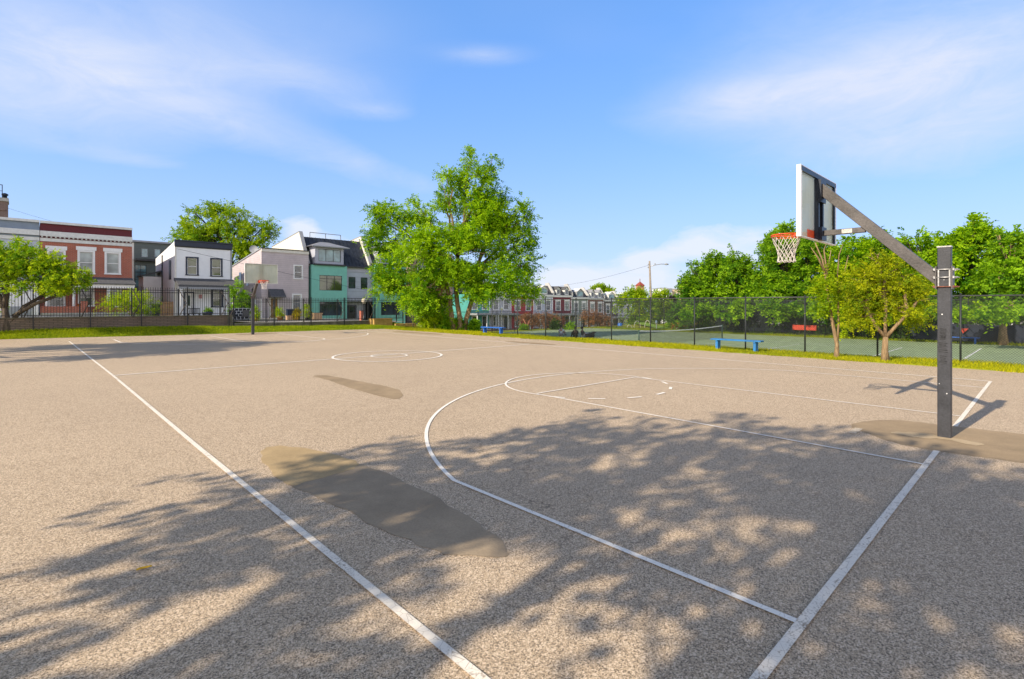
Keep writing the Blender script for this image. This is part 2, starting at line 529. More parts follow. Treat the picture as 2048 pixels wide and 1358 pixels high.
    ml = n('ShaderNodeMix', data_type='RGBA', blend_type='MULTIPLY'); ml.inputs[0].default_value = 1.0
    gm = n('ShaderNodeGamma'); gm.inputs[1].default_value = 0.42; L(hs.outputs[0], gm.inputs[0]); L(gm.outputs[0], ml.inputs[6]); ml.inputs[7].default_value = (*SKY_TINT, 1)
    # added dim warm tone overhead, above the frame, to darken and warm the shade
    mz = n('ShaderNodeMix', data_type='RGBA'); L(M('MULTIPLY', M('DIVIDE', M('SUBTRACT', el, 33.0), 26.0, True), 0.92), mz.inputs[0])
    L(ml.outputs[2], mz.inputs[6]); mz.inputs[7].default_value = (*OVERHEAD, 1)
    mx = n('ShaderNodeMix', data_type='RGBA')
    L(M('MINIMUM', cov, 0.95), mx.inputs[0])
    L(mz.outputs[2], mx.inputs[6]); mx.inputs[7].default_value = (*CLOUD, 1)
    m3 = n('ShaderNodeMix', data_type='RGBA'); L(M('MULTIPLY', cumm, 0.85), m3.inputs[0]); L(mx.outputs[2], m3.inputs[6]); m3.inputs[7].default_value = (*CUMULUS, 1)
    bg = n('ShaderNodeBackground'); bg.inputs['Strength'].default_value = SKY_STR
    # added unseen glow low behind the photographer, fill light for facades and shade
    wv = M('MULTIPLY', M('SUBTRACT', 0.22, M('ADD', fy, M('MULTIPLY', M('SUBTRACT', n3, 0.5), 0.4))), 1.7, True)
    wv = M('MULTIPLY', wv, M('POWER', 2.718, M('MULTIPLY', M('POWER', M('DIVIDE', M('MAXIMUM', el, 0.0), 27.0), 2.0), -1.0)))
    m2 = n('ShaderNodeMix', data_type='RGBA'); L(M('MULTIPLY', wv, 0.95), m2.inputs[0])
    L(m3.outputs[2], m2.inputs[6]); m2.inputs[7].default_value = (*FILL_GLOW, 1)
    L(m2.outputs[2], bg.inputs[0])
    out = n('ShaderNodeOutputWorld'); L(bg.outputs[0], out.inputs[0])

SKY_STR, SKY_SAT, SKY_HUE, SKY_DUST = 0.15, 1.1, 0.5, 0.4
SKY_TINT = (1.0, 1.80, 3.12)
CLOUD = (3.95, 4.3, 5.2)
FILL_GLOW = (12.0, 11.1, 10.5)
OVERHEAD = (0.55, 0.46, 0.36)
CUMULUS = (4.5, 4.75, 5.3)
make_world()
vs = scene.view_settings
vs.view_transform = 'Standard'; vs.look = 'None'; vs.gamma = 1.0; vs.exposure = 0.34
scene.render.engine = 'CYCLES'
scene.cycles.max_bounces = 6; scene.cycles.transparent_max_bounces = 12
scene.cycles.use_denoising = True

# ------------------------------------------------------------------ terrain
FENCE_Y = 38.8
BANK = [(-40, 37.6), (-14, 37.5), (-10.4, 37.3), (-6.7, 36.4), (-2.3, 35.1), (2.4, 34.9), (8, 34.2), (11.4, 33.6), (13.6, 33.4)]
def bank_edge(x): return interp(x, BANK)
def bank_top(x): return interp(x, [(-9, 0.37), (-1.9, 0.33), (3, 0.18), (13, 0.02)])
def yard(x): return interp(x, [(-4, 0.95), (-1.0, 0.85), (1.5, 0.5), (10, 0.38), (16, 0.2), (40, -1.2), (80, -3.2)])

def ground_z(x, y):
    if y > 39.14:
        a = yard(x)
        if x > 13:                          # the street runs on downhill
            b = lerp(-0.9, -3.2, sstep(36, 66, y))
            a = lerp(a, min(a, b), sstep(14, 22, x))
        far = math.hypot(x, y)
        return a - 0.012*max(0, far-110)
    e = bank_edge(x)
    if x < 13.6 and y > e:
        z = lerp(-0.03, bank_top(x), sstep(e, e+2.2, y))
        if x > 12.3: z = min(z, lerp(0.0, -0.6, sstep(12.3, 15, x)))
        return z
    if x <= 10.3: return -0.06
    if x <= 12.4: return 0.02
    z = -0.92*sstep(12.4, 15.5, x)
    if y > 36: z = min(z, lerp(-0.92, -2.2, sstep(36, 60, y)))
    far = math.hypot(x, y)
    if far > 70: z -= 0.010*(far-70)
    return z

def grid_sheet(name, xs, ys, fn, m, kind='structure'):
    mb = MB()
    for y in ys:
        for x in xs: mb.v.append((x, y, fn(x, y)))
    nx = len(xs)
    for j in range(len(ys)-1):
        for i in range(nx-1):
            a = j*nx + i
            mb.f.append((a, a+1, a+nx+1, a+nx)); mb.smooth.append(True)
    o = mb.build(name, m)
    return tag(o, kind=kind)

def span(lst, fine):
    out = []
    for a, b in zip(lst, lst[1:]):
        k = max(1, int(round((b-a)/fine(0.5*(a+b)))))
        out += [a + (b-a)*i/k for i in range(k)]
    return out + [lst[-1]]
gx = span([-900, -300, -120, -40, -14, 10.28, 10.32, 12.4, 16, 60, 120, 300, 900], lambda x: 0.8 if -12 < x < 18 else (4 if abs(x) < 130 else 100))
gy = span([-600, -200, -60, -20, 30, 39.12, 39.16, 60, 140, 300, 900], lambda y: 0.5 if 30 < y < 39.2 else (2.5 if -25 < y < 140 else 80))
grid_sheet('ground', gx, gy, ground_z, M_GRASS)

def court_poly():
    mb = MB()
    xs = [-60, -40, -14, -10.4, -6.7, -4.5, -2.3, 2.4, 8, 10.3]
    mb.face([(-60, -40, 0), (10.3, -40, 0), (10.3, 33.7, 0)] + [(x, bank_edge(x), 0) for x in reversed(xs[:-1])])
    return tag(mb.build('court_pavement', M_ASPHALT), kind='structure')
court_poly()

def blob_patch(name, pts, z, m):
    """smooth closed outline through the points, laid flat on the pavement"""
    n = len(pts); out = []
    for i in range(n):
        p0, p1, p2, p3 = (Vector((*pts[(i+k-1) % n], 0)) for k in range(4))
        for s in range(6):
            t = s/6
            q = 0.5*((2*p1) + (p2-p0)*t + (2*p0-5*p1+4*p2-p3)*t*t + (3*p1-p0-3*p2+p3)*t**3)
            k = len(out)
            out.append((q.x + random.uniform(-.015, .015) + .012*math.sin(k*1.7) + .015*math.sin(k*.41+1), q.y + random.uniform(-.015, .015) + .02*math.sin(k*.53+2), z))
    mb = MB(); mb.face(out)
    return tag(mb.build(name, m), kind='structure')
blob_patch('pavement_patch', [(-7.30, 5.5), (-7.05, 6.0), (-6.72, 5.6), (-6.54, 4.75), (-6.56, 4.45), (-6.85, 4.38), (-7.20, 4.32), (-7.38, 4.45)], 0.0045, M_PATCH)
blob_patch('pavement_patch', [(-7.36, 4.42), (-7.0, 4.50), (-6.54, 4.55), (-6.48, 3.4), (-6.54, 2.3), (-6.75, 1.75), (-7.0, 1.95), (-7.10, 2.2), (-7.22, 2.7), (-7.24, 3.5)], 0.0035, patch_mat('shade_toned_patch', (0.375, 0.290, 0.195)))  # darker stretch of the same patch, tree shade put into its colour
blob_patch('pavement_patch', [(-3.95, 12.1), (-3.62, 11.9), (-3.50, 10.3), (-3.46, 8.9), (-3.80, 8.0), (-4.15, 8.0), (-4.12, 9.7), (-3.98, 11.0)], 0.004, M_PATCH2)
blob_patch('pavement_patch', [(-0.06, 1.08), (0.41, 0.98), (0.80, 0.63), (0.86, 0.19), (0.95, -0.3), (0.95, -1.2), (0.2, -1.7), (-0.8, -1.3), (-0.90, -0.6), (-0.95, -0.0), (-0.84, 0.48), (-0.5, 0.86)], 0.004, M_PATCH2)
blob_patch('pavement_patch', [(0.2, 32.6), (1.8, 32.9), (2.6, 33.6), (1.2, 34.1), (0.1, 33.8)], 0.004, M_PATCH2)
blob_patch('pavement_patch', [(7.9, 17.6), (8.4, 17.4), (8.5, 15.0), (8.1, 14.8), (7.8, 16.0)], 0.004, M_PATCH2)
blob_patch('pavement_patch', [(8.6, 29.5), (9.3, 29.8), (9.5, 25.8), (9.0, 24.6), (8.7, 26.5)], 0.004, M_PATCH2)
# the bare worn concrete round the pole's foot
blob_patch('bare_concrete', [(-0.32, 0.55), (-0.1, 0.48), (0.02, 0.2), (-0.05, -0.1), (-0.1, -0.42), (-0.32, -0.30), (-0.2, 0.0), (-0.34, 0.25)], 0.008, patch_mat('bare_concrete_collar', (0.49, 0.375, 0.235)))

LZ = 0.0085
def strip(name, pts, w, m, z=LZ):
    mb = MB(); P = [Vector((p[0], p[1], 0)) for p in pts]; L = []
    for i, p in enumerate(P):
        d = (P[min(i+1, len(P)-1)] - P[max(i-1, 0)]).normalized()
        q = Vector((-d.y, d.x, 0))*(w/2)
        L.append((p - q, p + q))
    for (a, b), (c, d) in zip(L, L[1:]):
        mb.face([(a.x, a.y, z), (c.x, c.y, z), (d.x, d.y, z), (b.x, b.y, z)])
    return tag(mb.build(name, m), kind='structure')
def arc(cx, cy, r, a0, a1, n=48):
    return [(cx + r*math.cos(lerp(a0, a1, i/n)), cy + r*math.sin(lerp(a0, a1, i/n))) for i in range(n+1)]
W = 0.058
strip('sideline_marking', [(-7.69, -3.0), (-7.72, 6.5), (-7.70, 15.8), (-7.78, 32.9)], W, M_LINE)
strip('sideline_marking', [(7.50, 0.02), (7.57, 6), (7.60, 11.6), (7.70, 23.1), (7.75, 32.9)], .07, M_LINE2)
strip('baseline_marking', [(-9.6, -0.03), (-0.98, -0.03)], 0.062, M_LINE)
strip('baseline_marking', [(0.9, -0.02), (7.52, -0.02)], 0.062, M_LINE)
strip('baseline_marking', [(-7.75, 32.9), (7.75, 32.9)], W, M_FAINT)
strip('baseline_marking', [(-0.72, 0.95), (-0.30, 0.95)], 0.10, M_FAINT, 0.0078)
strip('half_court_marking', [(-7.7, 15.78), (7.6, 15.66)], 0.085, M_LINE2)
strip('lane_marking', [(-1.79, 0.0), (-1.68, 6.29)], 0.045, M_LINE2)
strip('lane_marking', [(1.90, 0.0), (1.88, 6.26)], 0.045, M_LINE2)
strip('free_throw_marking', [(-1.66, 6.32), (1.86, 6.24)], 0.045, M_LINE2, 0.0125)
strip('free_throw_arc_marking', arc(0.12, 6.45, 1.86, R(-8), R(188)), 0.045, M_LINE2, 0.0125)
for k in range(7):
    a0 = R(196 + k*24)
    strip('dashed_arc_marking', arc(0.12, 6.45, 1.9, a0, a0 + R(10), 5), 0.065, M_LINE2, 0.0105)
def three(cx, cy, r, xl, xr, flip, name, m):
    yl = cy + math.sqrt(max(0, r*r - (xl-cx)**2)); yr = cy + math.sqrt(max(0, r*r - (xr-cx)**2))
    a_r = math.atan2(yr-cy, xr-cx); a_l = math.atan2(yl-cy, xl-cx)
    pts = [(xr, 0.0), (xr, yr*0.5)] + arc(cx, cy, r, a_r, a_l, 60) + [(xl, yl*0.5), (xl, 0.0)]
    if flip: pts = [(x, 32.9 - y) for x, y in pts]
    strip(name, pts, 0.065 if flip else 0.05, m)
three(0.15, 1.42, 6.50, -6.07, 6.12, False, 'three_point_marking', M_LINE2)
three(0.4, 1.42, 6.55, -6.0, 6.6, True, 'three_point_marking', M_LINE2)
strip('lane_marking', [(-1.5, 32.9), (-1.5, 26.6)], 0.06, M_LINE2)
strip('lane_marking', [(2.3, 32.9), (2.3, 26.6)], 0.06, M_LINE2)
strip('free_throw_arc_marking', arc(0.4, 26.4, 1.95, R(172), R(368)), 0.07, M_LINE2, 0.0125)
strip('centre_circle_marking', arc(0.13, 15.42, 1.9, 0, 2*PI, 72), 0.085, M_LINE2, 0.0125)
strip('centre_circle_marking', arc(0.15, 15.40, 0.63, 0, 2*PI, 40), 0.075, M_LINE2, 0.0125)

# tennis court, lower than the basketball court
TZ = -0.9
mb = MB(); mb.face([(14.5, -40, TZ), (38.6, -40, TZ), (38.2, 36.0, TZ), (14.5, 36.0, TZ)])
tag(mb.build('tennis_court', M_TENNIS), kind='structure')
def tline(a, b, w=0.06): strip('tennis_line_marking', [a, b], w, M_TLINE, TZ+0.005)
ta = at_height(1928, 718, TZ); tb = at_height(1962, 697, TZ)
NETY = 17.4
for yb in (NETY-11.9, NETY+11.9): tline((20.0, yb), (31.0, yb), 0.10)
for x in (20.0, 21.4, 29.6, 31.0): tline((x, NETY-11.9), (x, NETY+11.9))
for yb in (NETY-6.4, NETY+6.4): tline((21.4, yb), (29.6, yb))
tline((25.5, NETY-6.4), (25.5, NETY+6.4))
tline((ta.x, ta.y), (tb.x, tb.y), 0.10)
# street, kerbs and walks between the park wall and the houses
def walk(name, y0, y1, dz, m, x0=-60, x1=16):
    xs = [x0 + (x1-x0)*i/40 for i in range(41)]
    return grid_sheet(name, xs, [y0, y1], lambda x, y: yard(x) + dz, m)
walk('pavement_walk', 39.5, 41.6, 0.06, M_WALK)
walk('street', 41.75, 48.2, 0.01, M_ROAD)
walk('pavement_walk', 48.35, 50.6, 0.10, M_WALK)
for y0 in (41.6, 48.2):
    mb = MB(); xs = [-60 + 76*i/40 for i in range(41)]
    for a, b in zip(xs, xs[1:]):
        za, zb = yard(a)+0.11, yard(b)+0.11
        A = [(a, y0, za-.3), (a, y0+.15, za-.3), (a, y0+.15, za), (a, y0, za)]; B = [(b, y0, zb-.3), (b, y0+.15, zb-.3), (b, y0+.15, zb), (b, y0, zb)]
        mb.face([A[3], B[3], B[2], A[2]]); mb.face([A[0], B[0], B[3], A[3]]); mb.face([A[2], B[2], B[1], A[1]])
    tag(mb.build('kerb', M_CONCLIGHT), kind='structure')

# ------------------------------------------------------------------ basketball hoops
def board_mat():
    t = NT('scratched_clear_backboard'); v = t.obj()
    n = t.noise(v, 1.6, 4, 0.6)
    mp = t.n('ShaderNodeMapping'); t.l(v, mp.inputs[0]); mp.inputs['Scale'].default_value = (3, 3, 0.4)
    s = t.noise(mp.outputs[0], 4, 4, 0.6)
    col = t.ramp(t.math('ADD', t.math('MULTIPLY', n, 0.6), t.math('MULTIPLY', s, 0.4)), [(0.3, (0.60, 0.62, 0.50)), (0.7, (0.80, 0.81, 0.66))])
    d = t.n('ShaderNodeBsdfPrincipled'); t.l(col, d.inputs['Base Color']); d.inputs['Roughness'].default_value = 0.25
    tr = t.n('ShaderNodeBsdfTranslucent'); t.l(col, tr.inputs[0])
    m1 = t.n('ShaderNodeMixShader'); m1.inputs[0].default_value = 0.5
    t.l(d.outputs[0], m1.inputs[1]); t.l(tr.outputs[0], m1.inputs[2])
    tp = t.n('ShaderNodeBsdfTransparent'); tp.inputs[0].default_value = (0.9, 0.93, 0.9, 1)
    m2 = t.n('ShaderNodeMixShader'); m2.inputs[0].default_value = 0.30
    t.l(m1.outputs[0], m2.inputs[1]); t.l(tp.outputs[0], m2.inputs[2])
    t.l(m2.outputs[0], t.out.inputs[0])
    return t.m
M_BOARD = board_mat()

def make_hoop():
    rt = empty('basketball_hoop', (0, 0, 0), 0,
               'near basketball hoop seen from behind, on a charcoal square pole with scribbled marks', 'basketball hoop',
               'basketball hoops at the two ends of the court')
    h = 0.0735
    pole = MB().box(-h, h, -h, h, -0.05, 2.655).build('pole', M_POLE, rt, bevel=0.008)
    MB().box(-h-.005, h+.005, -h-.005, h+.005, 2.655, 2.672).build('pole_cap', M_GALV, rt)
    # scribbles and scrapes on the side that faces the court edge
    sc = MB(); rnd = random.Random(5)
    for z0, z1, a, st in ((1.36, 1.52, 0.040, 10), (1.18, 1.34, 0.052, 7), (1.02, 1.16, 0.045, 5)):
        pts = []
        for i in range(st*2):
            t = i/(st*2-1)
            pts.append((-h-0.0015, (a if i % 2 else -a)*rnd.uniform(.6, 1) + 0.01, lerp(z1, z0, t) + rnd.uniform(-.006, .006)))
        for p, q in zip(pts, pts[1:]):
            w = rnd.uniform(.003, .007)
            sc.face([(p[0], p[1], p[2]-w), (q[0], q[1], q[2]-w), (q[0], q[1], q[2]+w), (p[0], p[1], p[2]+w)])
    sc.build('scribble', plain('black_marker', (0.03, 0.03, 0.033), 0.6, 0.2), pole, fix=False)
    for (y, z, s) in ((0.02, 1.72, .007), (-0.03, 0.62, .006), (0.05, 0.75, .004), (0.0, 2.2, .004)):
        MB().box(-h-.002, -h, y-s, y+s, z-s, z+s).build('paint_chip', M_WHITEPAINT, pole)
    # slanting arm, brace and clamp
    a0 = Vector((0, 0.105, 2.225)); a1 = Vector((0, 1.47, 3.70))
    arm = MB()
    hw = 0.066
    arm.prism([(0.095, 2.13), (0.095, 2.345), (1.50, 3.80), (1.50, 3.585)], 'x', -hw, hw)
    arm.build('arm', M_ARM, rt, bevel=0.006)
    br = MB(); br.box(-0.042, 0.042, 0.93, 1.49, 2.965, 3.045)
    br.build('brace', M_ARM, rt, bevel=0.004)
    MB().box(-0.0455, -0.042, 1.10, 1.24, 2.973, 3.037).build('maker_plate', plain('worn_plate', (0.50, 0.47, 0.42), 0.5, 0.25, 20), rt)
    MB().box(-0.11, 0.11, 0.078, 0.094, 2.07, 2.39).build('clamp_plate', M_ARM, rt)
    MB().box(-0.11, 0.11, -0.094, -0.078, 2.07, 2.39).build('clamp_plate', M_ARM, rt)
    for z, m in ((2.345, M_GALV), (2.235, M_GALV), (2.105, M_RUST)):
        for x in (-0.09, 0.09):
            r = MB(); r.tube([(x, 0.125, z), (x, -0.15, z)], 0.0085, 8)
            r.box(x-.016, x+.016, -.112, -.094, z-.016, z+.016); r.box(x-.016, x+.016, .094, .112, z-.016, z+.016)
            r.build('clamp_bolt', m, rt)
    for y in (-0.062, 0.058):
        MB().box(-0.094, -0.078, y-.008, y+.008, 2.10, 2.35).build('clamp_bar', M_GALV, rt)
    # backboard
    y0, y1, w, zb, zt = 1.555, 1.618, 0.914, 2.885, 3.965
    bd = MB().box(-w+.012, w-.012, y1-.012, y1-.002, zb+.012, zt-.012).build('backboard', M_BOARD, rt)
    fr = MB()
    for x in (-w, w-.012): fr.box(x, x+.012, y0, y1, zb, zt)
    for z in (zb, zt-.012): fr.box(-w+.012, w-.012, y0, y1-.0005, z, z+.012)
    for x in (-w+.012, w-.05): fr.box(x, x+.038, y0, y0+.004, zb+.012, zt-.012)
    fr.build('frame', M_WHITEPAINT, bd)
    for i in range(4):
        for e in (-1, 1):
            z = 3.425 + e*(0.50 - 0.0) + (i-1.5)*0.0 - e*0.06*(i % 2) - e*0.40*(i//2)
            MB().tube([(-w-.004, 1.586, z), (-w+.002, 1.586, z)], 0.008, 8).build('frame_bolt', M_GALV, bd)
    # dark steel rail round the back and the two uprights of the mount
    rail = MB()
    rail.box(-w+.012, w-.012, y0, y0+.035, zt-.085, zt-.013)
    rail.box(w-.10, w-.052, y0, y0+.035, zb+.013, zt-.086)
    rail.build('back_rail', M_NAVYSTEEL, bd)
    mt = MB()
    for x in (-.135, .085): mt.box(x, x+.05, 1.536, 1.60, zb+.02, zt-.09)
    mt.box(-.084, .084, 1.57, 1.598, zb+.03, zt-.10)
    mt.build('mounting_channel', M_NAVYSTEEL, rt)
    MB().box(-.13, .13, 1.503, 1.535, 3.50, 3.86).build('mounting_plate', M_NAVYSTEEL, rt)
    MB().box(-.12, .12, 1.492, 1.535, 2.89, 3.10).build('mounting_plate', M_NAVYSTEEL, rt)
    # rim, its plate and the net
    zc, yc, rr = 3.03, 2.06, 0.229
    rim = MB()
    rim.tube([(rr*math.cos(2*PI*k/40), yc + rr*math.sin(2*PI*k/40), zc) for k in range(41)], 0.011, 8, cap=False)
    rim.tube([((rr+.004)*math.cos(2*PI*k/40), yc + (rr+.004)*math.sin(2*PI*k/40), zc-.028) for k in range(41)], 0.007, 6, cap=False)
    rim.box(-.20, .20, y1+.001, y1+.014, zc-.125, zc+.03)
    rim.face([(-.15, y1+.014, zc-.012), (.15, y1+.014, zc-.012), (.15, 1.90, zc-.012), (-.15, 1.90, zc-.012)])
    rim.face([(-.15, y1+.014, zc+.006), (-.15, 1.90, zc+.006), (.15, 1.90, zc+.006), (.15, y1+.014, zc+.006)])
    for x in (-.15, .15):
        rim.prism([(y1+.014, zc-.11), (y1+.014, zc+.004), (1.93, zc+.004), (1.93, zc-.02)], 'x', x-.004, x+.004)
    rim = rim.build('rim', M_ORANGE, rt)
    tg = MB().box(-0.46, 0.30, y1-.0155, y1-.0125, zb+.015, zb+.155)
    tg.build('orange_pad', M_ORANGE, bd)
    net = MB(); N = 12; prof = [(0.225, -0.02), (0.190, -0.13), (0.150, -0.23), (0.128, -0.31), (0.125, -0.38), (0.140, -0.45)]
    for k in range(N):
        for s in (1, -1):
            pts = []
            for j in range(len(prof)):
                r, dz = prof[j]
                step = (0.5*j)*s*1.15
                a = 2*PI*(k + step)/N
                pts.append((r*math.cos(a), yc + r*math.sin(a), zc + dz + (0.012*math.sin(k*2.1) if j > 2 else 0)))
            net.tube(pts, 0.0048, 5, cap=False)
    for j in (5,):
        r, dz = prof[j]
        net.tube([(r*math.cos(2*PI*k/24), yc + r*math.sin(2*PI*k/24), zc + dz + (.012 if k % 2 else -.006)) for k in range(25)], 0.0045, 5, cap=False)
    net.build('net', M_ROPE, rim)
    return rt
hoop = make_hoop()
far = copy_tree(hoop)
far.location = (0.75, 32.7, 0); far.rotation_euler = (0, 0, PI); far.scale = (1, 1, 1.07)
tag(far, 'far basketball hoop facing the camera on the grass edge in front of the pink house')

# ------------------------------------------------------------------ fences and low walls on the street side
def picket_fence(x0, x1, zr_top, zr_bot, zbase, label, braces, first_post=True, y=FENCE_Y, pitch=0.125):
    rt = empty('iron_fence', (x0, y, 0), 0, label, 'fence', 'black iron picket fences along the street wall')
    n = max(1, round((x1-x0)/2.52)); L = (x1-x0)/n
    for i in range(n+1):
        if i == 0 and not first_post: continue
        X = i*L; gz = zbase(x0+X)
        mb = MB(); mb.box(X-.032, X+.032, -.032, .032, gz-.3, zr_top+.20); mb.box(X-.042, X+.042, -.042, .042, zr_top+.20, zr_top+.225)
        mb.build('post', M_BLACKIRON, rt)
        if braces:
            b = MB(); b.box(X-.50, X-.44, .30, .36, zr_bot-.35, zr_top+.12)
            b.build('rear_post', M_BLACKIRON, rt)
            b = MB(); b.beam((X-.42, .33, zr_top+.05), (X-.06, .05, zr_bot+.72), .055, .03); b.beam((X-.06, .05, zr_bot+.72), (X-.42, .33, zr_bot-.2), .055, .03)
            b.build('diagonal_brace', plain('brown_weathered_steel', (0.13, 0.10, 0.08), 0.7, 0.3), rt)
    for i in range(n):
        X0, X1 = i*L+.033, (i+1)*L-.033
        mb = MB()
        for z in (zr_top, zr_top-.15, zr_bot): mb.box(X0, X1, -.018, .018, z-.018, z+.018)
        k = int((X1-X0)/pitch)
        for j in range(k):
            x = X0 + (j+.5)*(X1-X0)/k
            mb.box(x-.0105, x+.0105, -.0105, .0105, zr_bot-.09, zr_top+.12)
            n0 = len(mb.v)
            mb.v += [(x-.017, -.017, zr_top+.12), (x+.017, -.017, zr_top+.12), (x+.017, .017, zr_top+.12), (x-.017, .017, zr_top+.12), (x, 0, zr_top+.21)]
            for q in ((0,1,4),(1,2,4),(2,3,4),(3,0,4)): mb.f.append(tuple(n0+t for t in q)); mb.smooth.append(False)
        mb.build('picket_panel', M_BLACKIRON, rt, fix=False)
    return rt
FX0 = at_y(69, 661, FENCE_Y).x; FXM = at_y(458, 655, FENCE_Y).x; FX1 = at_y(782, 652, FENCE_Y).x
zt1 = at_y(285, 580, FENCE_Y).z; zb1 = at_y(285, 628.5, FENCE_Y).z
zt2 = at_y(640, 601, FENCE_Y).z + 0.02; zb2 = at_y(640, 639, FENCE_Y).z
print('fence', FX0, FXM, FX1, zt1, zb1, zt2, zb2)
picket_fence(FX0-7.6, FXM, zt1, zb1, bank_top, 'black iron picket fence on posts in front of the brown brick wall', True)
picket_fence(FXM+.3, FX1+1.2, zt2, zb2, bank_top, 'lower black iron picket fence above the long concrete wall, right of the far hoop', True)

wz1 = at_y(285, 632, FENCE_Y+.3).z; wz2 = at_y(640, 643.5, FENCE_Y+.3).z
w = empty('brick_wall', (FXM, FENCE_Y+.25, 0), 0, 'low brown brick wall with a pale coping behind the left iron fence', 'wall')
MB().box(-26, -.05, 0, .3, -.4, wz1-.06).build('brickwork', M_BRICKWALL, w)
MB().box(-26, -.05, -.04, .34, wz1-.06, wz1).build('coping', M_CONC, w)
MB().box(-.05, .30, -.02, .33, -.4, wz1+.01).build('end_pier', M_CONC, w)
w = empty('concrete_wall', (FXM+.35, FENCE_Y+.25, 0), 0, 'low weathered grey concrete wall under the right iron fence', 'wall')
MB().box(0, FX1-FXM-.4, 0, .3, -.4, wz2).build('wall_body', M_CONC, w, bevel=.02)
MB().box(0, FX1-FXM-.4, -.02, .32, wz2, wz2+.03).build('coping', M_CONCLIGHT, w)
# ochre block at the wall's end and the low ochre kerb by the gate
p = at_height(786, 655, 0.0); q = at_height(811, 655, 0.0)
o = empty('concrete_block', (p.x, FENCE_Y-.5, 0), 0, 'ochre yellow concrete block at the end of the grey wall', 'concrete block')
MB().box(0, 1.75, 0, .9, -.3, .58).build('block', M_OCHRE, o, bevel=.03)
MB().box(-.03, 1.78, -.03, .93, .58, .63).build('cap', M_OCHRE, o, bevel=.01)
o = tag(MB().box(0, 2.1, 0, .25, -.1, .16).build('low_kerb', M_OCHRE, None, (p.x+1.9, FENCE_Y-.75, 0), bevel=.02), 'low ochre concrete kerb lying beside the dark steel gate', 'kerb')

# steel gate between the street wall and the tree
gx0, gx1 = at_y(812, 655, 38.9).x, at_y(852, 655, 38.9).x
zg = at_y(830, 598, 38.9).z
g = empty('steel_gate', (gx0, 38.9, 0), 0, 'dark steel barred gate beside the ochre block, left of the big tree', 'gate')
for x in (0, gx1-gx0): MB().box(x-.05, x+.05, -.05, .05, -.2, zg+.15).build('gate_post', M_BLACKIRON, g)
mb = MB()
for z in (.30, zg): mb.box(.06, gx1-gx0-.06, -.025, .025, z-.03, z+.03)
n = 14
for i in range(n):
    x = .06 + (i+.5)*(gx1-gx0-.12)/n
    mb.box(x-.02, x+.02, -.018, .018, .12, zg+.05)
mb.build('bar_panel', plain('grey_gate_steel', (0.05, 0.05, 0.06), .5, .2), g)
g2 = empty('iron_fence', (gx1+.3, 38.9, 0), 0, 'short black iron railing behind the shrubs under the big tree', 'fence', 'black iron picket fences along the street wall')
L2 = at_y(898, 655, 38.9).x - gx1
zr = at_y(880, 613, 38.9).z
for x in (0, L2): MB().box(x-.035, x+.035, -.035, .035, -.3, zr+.25).build('post', M_BLACKIRON, g2)
mb = MB()
for z in (.25, zr): mb.box(.04, L2-.04, -.018, .018, z-.018, z+.018)
for i in range(int(L2/.14)):
    x = .1 + i*.14
    if x < L2-.05: mb.box(x-.01, x+.01, -.01, .01, .1, zr+.1)
mb.build('picket_panel', M_BLACKIRON, g2)

# ------------------------------------------------------------------ chain-link fences
def chain_link(p0, p1, zb, zt, label, gap=2.45, pitch=0.075, wire=0.0042, extra_rails=(), group='chain link fences round the tennis court', post_r=.03, posts=None):
    p0, p1 = Vector(p0), Vector(p1)
    L = (p1-p0).length
    ang = math.atan2(p1.y-p0.y, p1.x-p0.x)
    rt = empty('chain_link_fence', (p0.x, p0.y, 0), ang, label, 'fence', group)
    if posts is None:
        n = max(1, round(L/gap)); posts = [i*L/n for i in range(n+1)]
    for X in posts:
        mb = MB(); mb.tube([(X, 0, zb-.35), (X, 0, zt+.03)], post_r, 8); mb.lathe([(post_r+.006, 0), (post_r+.004, .03), (.005, .05)], (X, 0, zt+.03), 8)
        mb.build('post', M_VINYL, rt)
    for z in (zt,) + tuple(extra_rails):
        MB().tube([(0, 0, z), (L, 0, z)], .021, 6).build('rail', M_VINYL if z != zt else plain('dull_rail', (0.06, 0.062, 0.06), .4, .2), rt)
    H = zt - zb
    # diagonal wires, woven both ways
    k0 = np.arange(-int(H/pitch)-1, int(L/pitch)+1)*pitch
    V = []
    for s in (1, -1):
        a = k0.copy(); b = k0 + H
        za = np.full_like(a, zb); zb_ = np.full_like(a, zt)
        lo = a < 0; za[lo] += -a[lo]; a[lo] = 0
        hi = b > L; zb_[hi] -= b[hi]-L; b[hi] = L
        ok = b > a + .01
        a, b, za, zc = a[ok], b[ok], za[ok], zb_[ok]
        if s < 0: a, b = L-a, L-b
        off = .004*s
        d = wire/2
        e = np.array([[-d*s, 0, d], [d*s, 0, -d]])
        nrm = np.array([0, wire*.7, 0])
        A = np.stack([a, np.full_like(a, off), za], 1); B = np.stack([b, np.full_like(a, off), zc], 1)
        c = [e[0]-nrm*.5, e[1]-nrm*.5, nrm*.6]
        for i in range(3):
            j = (i+1) % 3
            V.append(np.stack([A+c[i], A+c[j], B+c[j], B+c[i]], 1).reshape(-1, 3))
    np_mesh('wire_mesh', np.concatenate(V), 4, M_VINYL, rt)
    return rt
fpx = [(984, 664.5), (1035, 668), (1091, 671.5), (1152, 677), (1223, 681.5), (1301, 687), (1389, 693), (1491, 698), (1610, 706), (1755, 717), (1921, 729)]
FP = [at_height(u, v+1, 0.0) for u, v in fpx]
print('fence posts', [(round(p.x, 2), round(p.y, 2)) for p in FP])
NX = 12.1
ypost = [at_x(u, v, NX).y for u, v in fpx]
pos = sorted(ypost[0] - y for y in ypost) + [ypost[0]-ypost[-1]+2.45*k for k in (1, 2, 3)]
